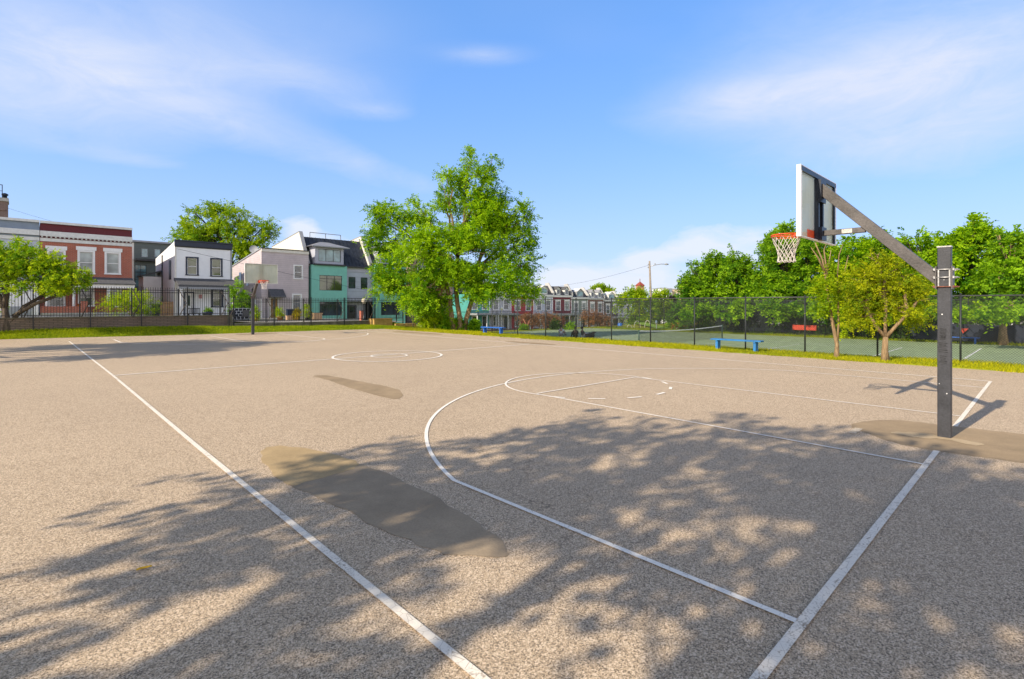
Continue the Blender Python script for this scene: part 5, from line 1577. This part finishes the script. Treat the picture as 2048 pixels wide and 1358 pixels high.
M_HT = plain('teal_green_paint', (.07, .30, .27), .8, .1, 1); M_HG = plain('pale_grey_paint', (.42, .42, .45), .8, .1, 1)
M_HR = plain('crimson_paint', (.36, .025, .04), .8, .12, 1); M_HL = plain('light_blue_grey_paint', (.45, .48, .55), .8, .08, 1)
M_HM = plain('maroon_painted_brick', (.16, .022, .038), .8, .15, 1); M_HS = plain('sage_grey_paint', (.20, .24, .21), .8, .1, 1)
M_HB = brick('russet_brick', (.20, .07, .055), (.16, .055, .045), (.25, .2, .17)); M_HD = plain('dark_brown_brick', (.075, .060, .060), .85, .2, 1)
hill_house(938, 980, 94, 97.5, 586, 590, 568, M_HT, M_SLATE, 'teal rowhouse with white arched window heads behind the corner bench', 1)
hill_house(980, 1023, 97.5, 101, 588, 591, 569, M_HG, M_SHINGLE, 'pale grey rowhouse behind the white globe lamp, under the locust branches', 1)
hill_house(1023, 1068, 101, 105, 592, 594, 570, M_HR, M_SHINGLE, 'crimson red rowhouse beyond the corner of the tennis fence', 2)
hill_house(1068, 1106, 105, 108.5, 592, 593.5, 571, M_HL, M_SHINGLE, 'light blue-grey rowhouse right of the crimson one, with one wide white dormer', 1)
hill_house(1106, 1143.5, 108.5, 112, 593, 595, 573, M_HM, M_SHINGLE, 'maroon rowhouse with two small peaked dormers', 2)
hill_house(1143.5, 1176, 112, 115.5, 597, 598.5, 580, M_HS, M_SLATE, 'sage grey rowhouse with a dark slate mansard and one wide dormer', 1, dcol=M_GREYTRIM)
hill_house(1176, 1208, 115.5, 119, 598.5, 600, 580.5, M_HB, M_ROOFGREY, 'russet brick rowhouse with two pale peaked dormers', 2)
hill_house(1208, 1237, 119, 122.5, 602.5, 603.5, 587, M_HD, M_SHINGLE, 'dark brown rowhouse at the right end of the row, with one pale gabled dormer', 1)
hill_house(1237, 1262, 122.5, 126, 603.5, 604.5, 589, M_HG, M_SHINGLE, 'last pale rowhouse peeping above the broad garden tree', 1, fin=False)

# far buildings right of the utility pole
def far_block(name, label, u0, u1, vt0, vt1, Y, wallm, depth=8, turn=0.0, cat='house'):
    a = at_depth(u0, vt0, Y); b = at_depth(u1, vt1, Y)
    W = (b-a).xy.length; ang = math.atan2(b.y-a.y, b.x-a.x) + turn
    zb = ground_z(a.x, a.y)-1
    rt = empty(name, (a.x, a.y, zb), ang, label, cat)
    H = (a.z+b.z)/2 - zb
    n = max(1, int(W/2.6)); holes = []
    for i in range(n):
        c = W*(i+.5)/n; holes.append((c-.5, c+.5, H-2.6, H-1.0)); holes.append((c-.5, c+.5, H-5.6, H-4.0))
    shell(rt, W, 0, H, holes, wallm, D=depth)
    for r in holes: window(rt, r, trim=M_WHITEPAINT, tw=.1)
    MB().box(-.05, W+.05, -.05, depth, H, H+.22).build('roof', M_GREYTRIM, rt)
    return rt, W, H
far_block('white_building', 'plain white building right of the utility pole, above the garden trees', 1322, 1334, 577, 577, 128, M_WHITE)
far_block('slate_house', 'narrow blue-grey house next to the white building', 1335, 1344, 577, 579, 130, plain('slate_blue_paint', (.20, .23, .30), .8, .1, 1))
tb_, tw_, th_ = far_block('tan_house', 'long tan house with a tall brick chimney left of the tree row', 1344, 1412, 580, 578, 132, plain('tan_stucco', (.55, .42, .31), .8, .1, 1))
x = (1364.5-1344)/(1412-1344)*tw_
mb = MB(); mb.box(x-.55, x+.55, -.6, .4, 2, th_+1.3); mb.box(x-.65, x+.65, -.7, .5, th_+1.3, th_+1.5); c = mb.build('chimney', M_BRICK, tb_)
MB().tube([(x, -.1, th_+1.5), (x, -.1, th_+2.4)], .18, 8).build('flue', M_BLACKTRIM, c)
a = at_depth(1279, 571, 190); b = at_depth(1291, 571, 190); W = (b-a).xy.length; zb = ground_z(a.x, a.y)-2
ct = empty('church_tower', (a.x, a.y, zb), math.atan2(b.y-a.y, b.x-a.x)+R(25), 'distant orange brick tower with a red pyramid roof, left of the utility pole', 'tower')
H = a.z-zb; mb = MB()
panel_with_holes(mb, W, 0, H, [(W*.35, W*.65, H-3.2, H-1.0)], t=.4); mb.face([(0, 0, 0), (0, 0, H), (0, W, H), (0, W, 0)]); mb.face([(W, 0, 0), (W, W, 0), (W, W, H), (W, 0, H)]); mb.face([(0, W, 0), (0, W, H), (W, W, H), (W, W, 0)])
mb.build('tower_wall', brick('orange_brick', (.48, .20, .10), (.4, .16, .08), (.4, .3, .22)), ct, fix=False)
mb = MB(); o = .25; A = [(-o, -o, H), (W+o, -o, H), (W+o, W+o, H), (-o, W+o, H)]; tp = (W/2, W/2, H+1.6)
for i in range(4): mb.face([A[i], A[(i+1) % 4], tp])
mb.face(A[::-1]); mb.build('pyramid_roof', plain('red_roof_tile', (.28, .06, .04), .8, .2), ct)
MB().tube([(W/2, W/2, H+1.4), (W/2, W/2, H+2.6)], .12, 6).build('finial', M_RUST, ct)
# pale house glimpsed under the right-hand trees
far_block('pale_house', 'pale house glimpsed between the leaves behind the distant blue bench', 1905, 2060, 615, 615, 62, M_WHITE)
far_block('grey_house', 'pale grey house glimpsed between the leaves right of the tennis net', 1560, 1700, 612, 612, 66, plain('pale_grey_siding', (.5, .5, .5), .8, .1, 1))
far_block('blue_house', 'dusky blue house glimpsed behind the pale garden tree', 1368, 1400, 622, 622, 100, plain('dusky_blue_paint', (.10, .14, .22), .8, .1, 1))

# ------------------------------------------------------------------ street furniture and yard things
M_POLEWOOD = barkmat('grey_pole_wood', (.30, .25, .20))
p = at_depth(1303, 650, 75); gz = ground_z(p.x, p.y); top = at_depth(1299, 522, 75); md = at_depth(1301.5, 590, 75)
up = empty('utility_pole', (p.x, p.y, gz), 0, 'tall leaning wooden utility pole with a street lamp arm, beyond the tennis court', 'utility pole')
rl3 = lambda q: (q.x-p.x, q.y-p.y, q.z-gz)
MB().tube([(0, 0, -.5), rl3(md), rl3(top)], [.20, .165, .12], 10).build('pole', M_POLEWOOD, up)
A0 = at_depth(1300, 533, 75); A1 = at_depth(1311, 530, 75); A2 = at_depth(1322, 528, 75); A3 = at_depth(1329, 528.3, 75); A4 = at_depth(1337, 528.6, 75)
MB().tube([rl3(A0), rl3(A1), rl3(A2), rl3(A3)], .045, 6).build('lamp_arm', M_GALV, up)
mb = MB(); mb.tube([rl3(A3), rl3(at_depth(1332, 528.2, 75)), rl3(A4)], [.06, .17, .08], 8); mb.build('lamp_head', M_GREYTRIM, up)
mb = MB()
for u, v in ((1297, 530), (1296.5, 536), (1310, 529)):
    q = at_depth(u, v, 75); mb.lathe([(.05, 0), (.11, .03), (.11, .09), (.06, .12), (.09, .16), (.05, .22)], rl3(q), 8)
mb.build('insulator', M_GREYTRIM, up)
# overhead wires
def wire(pts, label, r=.012, sagf=.02):
    a, b = pts; n = 16; mb = MB(); L = (b-a).length
    mb.tube([a.lerp(b, i/n) - Vector((0, 0, L*sagf*math.sin(PI*i/n))) for i in range(n+1)], r, 5)
    return tag(mb.build('overhead_wire', M_BLACKTRIM), label, 'wire', 'overhead wires')
wire((at_depth(352, 497, 44.0), at_depth(760, 586, 52.5)), 'overhead wire slanting across the fronts of the white and pink houses', .014, .004)
wire((at_depth(-10, 408, 58), at_depth(150, 455, 60)), 'thin overhead wire dropping from the brick chimney', .012, .01)
wire((at_depth(1120, 572, 100), at_depth(1299, 530, 75)), 'overhead wire running from the hill rowhouses to the utility pole', .016, .012)

# lamps
def lantern(name, label, base, h, gm, pm, group=None, globe_r=.2):
    rt = empty(name, base, 0, label, 'street lamp', group)
    mb = MB(); mb.lathe([(.16, 0), (.16, .25), (.09, .32), (.065, .6), (.05, h-.75), (.09, h-.72), (.11, h-.66)], (0, 0, 0), 12); mb.build('post', pm, rt)
    mb = MB(); mb.lathe([(globe_r*.5, h-.66), (globe_r, h-.42), (globe_r*.85, h-.22), (globe_r*.35, h-.10)], (0, 0, 0), 14); mb.build('globe', gm, rt)
    mb = MB(); mb.lathe([(globe_r*.4, h-.10), (globe_r*.3, h-.05), (.02, h+.05)], (0, 0, 0), 10); mb.build('finial', pm, rt)
    return rt
M_GLOBE = plain('milky_lamp_glass', (.80, .78, .72), .3, .05)
q = at_depth(1003, 612, 86); gz = ground_z(q.x, q.y)
lantern('street_lamp', 'white globe street lamp in front of the pale grey rowhouse, above the corner bench', (q.x, q.y, gz), q.z-gz, M_GLOBE, M_WHITEPAINT, 'globe street lamps', .30)
q = at_y(728, 594, 46.0); gz = yard(q.x)
lantern('street_lamp', 'cream lantern on a dark post behind the iron fence, between the two teal bays', (q.x, 46.0, gz), q.z-gz, plain('cream_lamp_glass', (.72, .62, .48), .3, .1), M_BLACKTRIM, 'globe street lamps', .24)
q0 = at_y(722, 640, 46.4); q1 = at_y(729, 640, 46.4); zt = at_y(726, 621, 46.4).z
mb = MB(); mb.box(q0.x, q1.x, 46.4, 46.75, yard(q0.x), zt-.06); o = mb.build('red_box', plain('faded_salmon_red', (.55, .17, .11), .6, .2, 4)); tag(o, 'faded salmon red box standing by the cream lantern post', 'box')
mb = MB(); mb.box(q0.x-.03, q1.x+.03, 46.37, 46.78, zt-.06, zt); mb.build('lid', M_RUST, o)
# barrel, garden hoops
q = at_depth(1240, 655, 66); gz = ground_z(q.x, q.y)
o = empty('blue_barrel', (q.x, q.y, at_depth(1240, 660, 66).z), 0, 'blue plastic barrel with a white front beside the dark brown rowhouse', 'barrel')
mb = MB(); mb.lathe([(.26, 0), (.30, .05), (.31, .35), (.29, .37), (.31, .40), (.31, .70), (.29, .72), (.30, .86), (.26, .90)], (0, 0, 0), 16); mb.build('drum', plain('blue_plastic', (.02, .13, .48), .4, .1), o)
MB().box(-.12, .16, -.335, -.30, .12, .42).build('label_sheet', M_WHITEPAINT, o)
for i, (u, v0, wpx, hpx) in enumerate([(1259, 658, 10, 8), (1274.5, 658, 12.5, 16), (1295, 658, 11, 17)]):
    c = at_depth(u, v0, 61); hw = wpx*61/F/2; hh = hpx*61/F
    mb = MB(); mb.tube([(hw*math.cos(t*PI/16)*CA, -hw*math.cos(t*PI/16)*SA, hh*math.sin(t*PI/16)**.7 if 0 < t < 16 else -.3) for t in range(17)], .035, 6)
    lab = ['lowest white garden hoop beside the blue barrel', 'middle white garden hoop under the broad garden tree', 'white garden hoop next to the utility pole'][i]
    tag(mb.build('garden_hoop', plain('white_pvc', (.62, .62, .52), .5, .1), None, tuple(c)), lab, 'garden hoop', 'white garden hoops')
q = at_depth(1313, 655, 58); o = empty('garden_post', (q.x, q.y, ground_z(q.x, q.y)), 0, 'thin pale post with a small blue top on the bright lawn', 'post')
h = at_depth(1313, 641, 58).z - ground_z(q.x, q.y)
MB().box(-.04, .04, -.04, .04, -.2, h-.25).build('stake', M_GREYTRIM, o); MB().box(-.10, .10, -.08, .08, h-.25, h).build('bird_box', plain('pale_blue_paint', (.28, .40, .50), .6, .1), o)
q = at_depth(1354.5, 662, 57.5); gz = ground_z(q.x, q.y)
mb = MB(); zz = at_depth(1354.5, 655, 57.5).z - gz
mb.prism([(-.22, -.2), (.24, -.2), (.20, zz*.8), (.05, zz), (-.12, zz*.95), (-.21, zz*.6)], 'y', -.15, .15)
tag(mb.build('stone_block', M_CONCLIGHT, None, (q.x, q.y, gz), bevel=.03), 'pale upright stone in front of the orange mulch heap', 'stone')
# slanting reddish poles by the red rowhouse
for i, (u0, v0, u1, v1, lab) in enumerate([(1061, 665, 1046, 637, 'longer reddish garden stake leaning left before the crimson rowhouse'), (1050, 662, 1059, 641, 'shorter reddish garden stake crossing the longer one')]):
    a = at_depth(u0, v0, 57); b = at_depth(u1, v1, 57)
    tag(MB().tube([a, b], .055, 6).build('garden_stake', plain('reddish_wood', (.38, .15, .08), .8, .2)), lab, 'stake', 'leaning garden stakes')

# things in the yards behind the left fence
def at_yard(u, v, y): 
    q = at_y(u, v, y); return q.x, y, yard(q.x)
a = at_yard(321, 630, 47.0); b = at_y(347, 630, 47.0).x; z = at_y(335, 603, 47.0).z
o = empty('board_fence', a, 0, 'tan cedar board fence between the yellow-green shrub and the white house', 'fence')
n = 10; Wd = b-a[0]
mb = MB()
for i in range(n): mb.box(Wd*i/n+.008, Wd*(i+1)/n-.008, -.012, .012, -.3, z-a[2]-.02*(i % 3))
mb.build('boards', M_TANWOOD, o); mb = MB(); mb.box(0, Wd, .014, .06, .3, .39); mb.box(0, Wd, .014, .06, 1.0, 1.09); mb.build('rail', M_TANWOOD, o)
def wheelie_bin(u, v, y, m, label, s=1.0, group='wheeled bins'):
    x, yy, z = at_yard(u, v, y)
    rt = empty('wheeled_bin', (x, yy, z), R(random.uniform(-12, 12)), label, 'bin', group)
    mb = MB(); k = s
    n0 = 0
    mb.v += [(-.24*k, -.26*k, .06), (.24*k, -.26*k, .06), (.24*k, .26*k, .06), (-.24*k, .26*k, .06), (-.30*k, -.34*k, .95*k), (.30*k, -.34*k, .95*k), (.30*k, .34*k, .95*k), (-.30*k, .34*k, .95*k)]
    for f in ((0, 3, 2, 1), (4, 5, 6, 7), (0, 1, 5, 4), (1, 2, 6, 5), (2, 3, 7, 6), (3, 0, 4, 7)): mb.f.append(f); mb.smooth.append(False)
    mb.build('body', m, rt, bevel=.02)
    MB().box(-.32*k, .32*k, -.38*k, .36*k, .955*k, 1.01*k).build('lid', m, rt, bevel=.015)
    for xx in (-.2*k, .2*k): MB().tube([(xx-.03, .3*k, .09), (xx+.03, .3*k, .09)], .09, 10).build('wheel', M_BLACKTRIM, rt)
M_BIN = plain('navy_bin_plastic', (.018, .032, .075), .5, .15); M_BIN2 = plain('charcoal_bin_plastic', (.03, .032, .036), .5, .15)
wheelie_bin(312, 630, 45.5, M_BIN2, 'charcoal wheeled bin between the yellow-green shrub and the cedar fence', .95)
wheelie_bin(580, 640, 47.0, M_BIN, 'navy wheeled bin left of its pair under the pink house window')
wheelie_bin(593, 640, 47.0, M_BIN2, 'darker wheeled bin right of its pair under the pink house window')
wheelie_bin(617, 641, 48.0, M_BIN2, 'dark wheeled bin at the corner between the pink and teal houses', .8)
def potted(u, v, y, hw, hh, m, label, s, potm, i):
    x, yy, z = at_yard(u, v, y)
    o = tree('potted_plant', label, 'plant', (x, yy, z), [(x, yy, z+.28*s+hh, hw, hh)], 150+i, m, BK_GREY, 150, .12, .34, 8, .015, twigs=2, width=.3, part='foliage', group='potted plants behind the fence')
    mb = MB(); mb.lathe([(.13*s, 0), (.19*s, .28*s), (.21*s, .28*s), (.21*s, .33*s), (.17*s, .33*s)], (0, 0, 0), 14); mb.build('pot', potm, o)
M_TERRA = plain('terracotta', (.48, .22, .11), .8, .15)
potted(511, 645, 41.2, .22, .42, LF_LIME, 'yellow-green potted plant beside the far hoop pole', 1.0, M_TERRA, 0)
potted(560, 643, 43.0, .32, .36, LF_LIME, 'wide bushy potted plant below the door of the pink house', 1.2, M_TERRA, 1)
potted(593, 642, 42.0, .22, .34, LF_YELLOW, 'small yellow potted plant in front of the bins', 1.0, M_TERRA, 2)
potted(614, 641, 42.5, .26, .55, LF_LIME, 'tall yellow-green potted plant at the pink house corner', 1.0, M_BIN2, 3)
x, yy, z = at_yard(415, 630, 50.9)
potted(415, 630, 50.9, .26, .16, LF_MID, 'low plant in a big dark pot on the white house porch', 2.1, M_BIN, 4)
for i, (u, s, lab) in enumerate([(579, .8, 'peach coloured planter box in front of the bins'), (634, 1.15, 'larger peach planter box below the first teal bay')]):
    x, yy, z = at_yard(u, 641, 42.2)
    o = empty('planter_box', (x, yy, z), 0, lab, 'planter', 'peach planters')
    pm = plain('peach_planter', (.62, .40, .24), .7, .15)
    mb = MB(); mb.box(-.32*s, .32*s, -.2*s, .2*s, 0, .55*s); mb.box(-.35*s, .35*s, -.23*s, .23*s, .55*s, .62*s); mb.build('box', pm, o, bevel=.015)
    MB().box(-.31*s, .31*s, -.19*s, .19*s, .622*s, .64*s).build('soil', BK_DARK, o)
# dark bench and orange cooler on the porches
def front_of(rt, lx, ly, z): return (rt.location.x+lx, rt.location.y+ly, z)
x0 = at_y(376, 625, 51.5).x; x1 = at_y(401, 625, 51.5).x
o = empty('porch_bench', (x0, 51.5, white_gb+.13), 0, 'black slatted bench on the white house porch', 'bench')
Wb = x1-x0
mb = MB(); mb.box(0, Wb, -.2, .25, .40, .45); mb.build('seat', M_BLACKTRIM, o)
mb = MB(); mb.box(0, Wb, .25, .29, .84, .90)
for i in range(9): mb.box(.03+i*(Wb-.1)/8, .07+i*(Wb-.1)/8, .25, .29, .45, .84)
mb.build('backrest', M_BLACKTRIM, o)
for x in (.04, Wb-.10):
    for y in (-.18, .19): MB().box(x, x+.06, y, y+.06, 0, .40).build('leg', M_BLACKTRIM, o)
x0 = at_y(154, 625, 51.8).x; x1 = at_y(165, 625, 51.8).x
o = empty('orange_cooler', (x0, 51.8, red_gb+.25), 0, 'orange drinks cooler standing on the red house porch', 'cooler')
mb = MB(); mb.lathe([(.20, 0), (.24, .05), (.25, .55), (.23, .60)], (.25, 0, 0), 16); mb.build('tank', plain('orange_plastic', (.70, .20, .03), .5, .1), o)
mb = MB(); mb.lathe([(.255, .602), (.255, .68), (.1, .72)], (.25, 0, 0), 16); mb.build('lid', plain('dark_orange_plastic', (.5, .12, .02), .5, .1), o)
# patio corner left of the far hoop: white barred gate panel and two dark chairs
x0 = at_y(465, 640, 44).x; x1 = at_y(500, 640, 44).x; gz = yard(x0); zt = at_y(482, 616, 44).z-gz
o = empty('garden_gate', (x0, 44, gz), 0, 'dark wire panel with white bars left of the far hoop pole', 'gate')
Wg = x1-x0; mb = MB()
for k in range(5): mb.box(0, Wg, -.02, .02, .15+k*(zt-.2)/4, .19+k*(zt-.2)/4)
for k in range(5):
    for i in range(5):
        if k < 4: x = Wg*((i+.5*(k % 2))/4.5); mb.box(x, x+.04, -.018, .018, .19+k*(zt-.2)/4, .15+(k+1)*(zt-.2)/4)
mb.build('bars', plain('white_bar_paint', (.6, .62, .64), .5, .1), o)
MB().box(.02, Wg-.02, .03, .06, .05, zt-.05).build('mesh_sheet', M_SCREEN, o)
for i, (u, lab, rz) in enumerate([(469, 'dark patio chair at the left of the barred garden panel', .3), (491, 'dark patio chair next to the far hoop pole', -.4)]):
    x, yy, z = at_yard(u, 645, 42.6)
    o = empty('patio_chair', (x, yy, z), rz, lab, 'chair', 'dark patio chairs')
    MB().box(-.25, .25, -.25, .25, .40, .44).build('seat', M_BLACKTRIM, o)
    mb = MB(); mb.prism([(.24, .44), (.34, .92), (.38, .92), (.28, .44)], 'x', -.25, .25); mb.build('backrest', M_BLACKTRIM, o)
    for sx in (-.23, .20):
        for sy in (-.23, .20): MB().box(sx, sx+.03, sy, sy+.03, 0, .40).build('leg', M_BLACKTRIM, o)
# white lattice by the pink house
x0 = at_y(510, 620, 49).x; x1 = at_y(523, 620, 49).x; gz = yard(x0); zt = at_y(516, 598, 49).z-gz
o = empty('lattice_trellis', (x0, 49, gz), 0, 'white diamond lattice trellis beside the pink house door', 'trellis')
Wt = x1-x0; mb = MB()
for x in (0, Wt): mb.box(x-.04, x+.04, -.04, .04, -.2, zt)
mb.build('trellis_frame', M_WHITEPAINT, o)
mb = MB(); st = .18
for s in (1, -1):
    for i in range(-int(zt/st), int(Wt/st)+1):
        a0, b0 = i*st, i*st+zt
        xa, xb = max(a0, 0), min(b0, Wt)
        if xb-xa < .05: continue
        za, zb = xa-a0, xb-a0
        if s < 0: xa, xb = Wt-xa, Wt-xb
        mb.beam((xa, .006*s, za), (xb, .006*s, zb), .012, .035, (0, 1, 0))
mb.build('laths', M_WHITEPAINT, o)

# the yellow stick lying on the pavement
q = at_height(288, 1139, 0)
o = empty('yellow_stick', (q.x, q.y, .006), 0, 'broken yellow stick lying on the pavement in the left foreground', 'stick')
dv = at_height(304, 1136, 0) - at_height(273, 1143, 0); dv.z = 0; L = dv.length; dv.normalize()
M_YEL = plain('yellow_stick_bark', (.55, .34, .02), .7, .25, 30)
MB().tube([(-dv.x*L/2, -dv.y*L/2, .004), (-dv.x*.02, -dv.y*.02+.004, .007), (dv.x*L*.25, dv.y*L*.25, .008), (dv.x*L/2, dv.y*L/2, .012)], [.006, .0075, .007, .004], 7).build('stem', M_YEL, o)
MB().tube([(dv.x*.01, dv.y*.01, .008), (dv.x*.03+.012, dv.y*.03-.02, .012)], [.004, .002], 6).build('twig_stub', M_YEL, o)

# ------------------------------------------------------------------ people on the tennis court
M_SKIN = plain('skin', (.36, .21, .14), .6, .08)
M_SKIN2 = plain('deep_skin', (.16, .085, .055), .6, .08)
def skin_obj(name, J, E, m, parent, root=0, sub=1):
    me = bpy.data.meshes.new(name); me.from_pydata([j[:3] for j in J], E, [])
    o = bpy.data.objects.new(name, me); COL.objects.link(o); o.parent = parent
    o.modifiers.new('Skin', 'SKIN').use_smooth_shade = True
    for i, j in enumerate(J):
        sv = me.skin_vertices[0].data[i]; sv.radius = (j[3], j[4] if len(j) > 4 else j[3]); sv.use_root = (i == root)
    s = o.modifiers.new('Subsurf', 'SUBSURF'); s.levels = sub; s.render_levels = sub
    me.materials.append(m)
    return o
def seated(loc, rz, label, skin, shirt, pants, hairm, lean=0.0, knees=.42, stretch=.70, long_sleeve=False):
    rt = empty('person', loc, rz, label, 'person', 'people sitting on the tennis court')
    ln = lambda x, y, z: (x, y + lean*z, z)
    B = [(*ln(0, 0, .11), .13, .10), (*ln(0, -.03, .30), .125, .09), (*ln(0, -.02, .47), .145, .10), (*ln(0, 0, .60), .06), (*ln(0, .02, .68), .055), (*ln(0, .035, .78), .082, .095), (*ln(0, .03, .87), .07, .08),
         (*ln(-.17, 0, .53), .055), (-.26, .10+lean*.4, .30, .042), (-.19, .32, .26, .034), (-.17, .40, .25, .03), (*ln(.17, 0, .53), .055), (.26, .10+lean*.4, .30, .042), (.19, .32, .26, .034), (.17, .40, .25, .03),
         (-.10, .04, .11, .085), (-.16, .42*stretch/.7, knees, .062), (-.15, stretch, .09, .042), (-.16, stretch+.17, .04, .036), (.10, .04, .11, .085), (.17, .42*stretch/.7, knees*.96, .062), (.16, stretch, .09, .042), (.17, stretch+.17, .04, .036),
         (*ln(0, .13, .77), .016)]
    E_ = [(0, 1), (1, 2), (2, 3), (3, 4), (4, 5), (5, 6), (2, 7), (7, 8), (8, 9), (9, 10), (2, 11), (11, 12), (12, 13), (13, 14), (0, 15), (15, 16), (16, 17), (17, 18), (0, 19), (19, 20), (20, 21), (21, 22), (5, 23)]
    body = skin_obj('body', B, E_, skin, rt)
    g = .018
    S = [(*B[0][:2], .16, .145, .115), (*B[1][:3], .14, .105), (*B[2][:3], .16, .115), (*B[3][:3], .075), (*B[7][:3], .075), (*(B[8][:3] if long_sleeve else tuple(lerp(B[7][k], B[8][k], .6) for k in range(3))), .062), (*B[11][:3], .075), (*(B[12][:3] if long_sleeve else tuple(lerp(B[11][k], B[12][k], .6) for k in range(3))), .062)]
    Es = [(0, 1), (1, 2), (2, 3), (2, 4), (4, 5), (2, 6), (6, 7)]
    if long_sleeve:
        S += [(*B[9][:3], .048), (*B[13][:3], .048)]; Es += [(5, 8), (7, 9)]
    skin_obj('shirt', S, Es, shirt, body)
    Pn = [(B[0][0], B[0][1], .11, .15, .12), (*B[15][:3], .105), (*B[16][:3], .08), (*B[17][:3], .06), (*B[19][:3], .105), (*B[20][:3], .08), (*B[21][:3], .06)]
    skin_obj('trousers', Pn, [(0, 1), (1, 2), (2, 3), (0, 4), (4, 5), (5, 6)], pants, body)
    H = [(*ln(0, .01, .80), .093, .10), (*ln(0, .012, .89), .085, .09), (*ln(0, -.03, .74), .07)]
    skin_obj('hair', H, [(0, 1), (0, 2)], hairm, body)
    for s in (-1, 1): MB().box(.16*s-.045, .16*s+.045, stretch-.05, stretch+.22, 0, .075).build('shoe', M_BLACKTRIM, body, bevel=.02)
    return rt
def seat_at(u, v, Y): q = at_depth(u, v, Y); return (q.x, q.y, TZ)
CLOTH = lambda n, c: plain(n, c, .9, .15, 8)
NEARCAM = R(-43.5)
HAIRD = plain('dark_hair', (.02, .015, .012), .6, .2)
seated(seat_at(1122, 676, 45.0), NEARCAM+R(-25), 'person in a loose white shirt sitting on the tennis court, seen from behind', M_SKIN, CLOTH('white_cotton', (.62, .66, .74)), CLOTH('grey_cotton', (.25, .24, .26)), HAIRD, .10)
seated(seat_at(1151, 676, 43.0), NEARCAM+R(8), 'person dressed all in black sitting on the tennis court behind the fence', M_SKIN2, CLOTH('black_cotton', (.012, .012, .015)), CLOTH('black_denim', (.014, .014, .018)), HAIRD, .02, long_sleeve=True)
seated(seat_at(1166, 678, 42.5), NEARCAM+R(-70), 'person in a dark top and pale trousers sitting side-on, right of the person in black', M_SKIN2, CLOTH('charcoal_cotton', (.04, .045, .045)), CLOTH('pale_grey_cotton', (.46, .47, .46)), HAIRD, -.12, .36, .62)
o = empty('duffel_bag', seat_at(1181, 676, 42.0), NEARCAM+R(12), 'black bag with a raised flap lying on the tennis court, right of the seated people', 'bag')
mb = MB(); mb.tube([(-.45, 0, .17), (-.35, 0, .19), (0, .02, .20), (.28, 0, .19), (.36, 0, .16)], [.06, .17, .20, .18, .05], 12); mb.build('bag_body', CLOTH('black_nylon', (.012, .013, .016)), o)
mb = MB(); mb.prism([(-.05, .34), (.25, .52), (.46, .50), (.44, .42), (.2, .30)], 'y', -.12, .12); mb.build('flap', CLOTH('black_nylon', (.012, .013, .016)), o, bevel=.03)
mb = MB(); mb.tube([(-.2, -.1, .33), (-.1, -.14, .46), (.05, -.14, .44), (.12, -.1, .34)], .015, 6); mb.build('strap', M_BLACKTRIM, o)
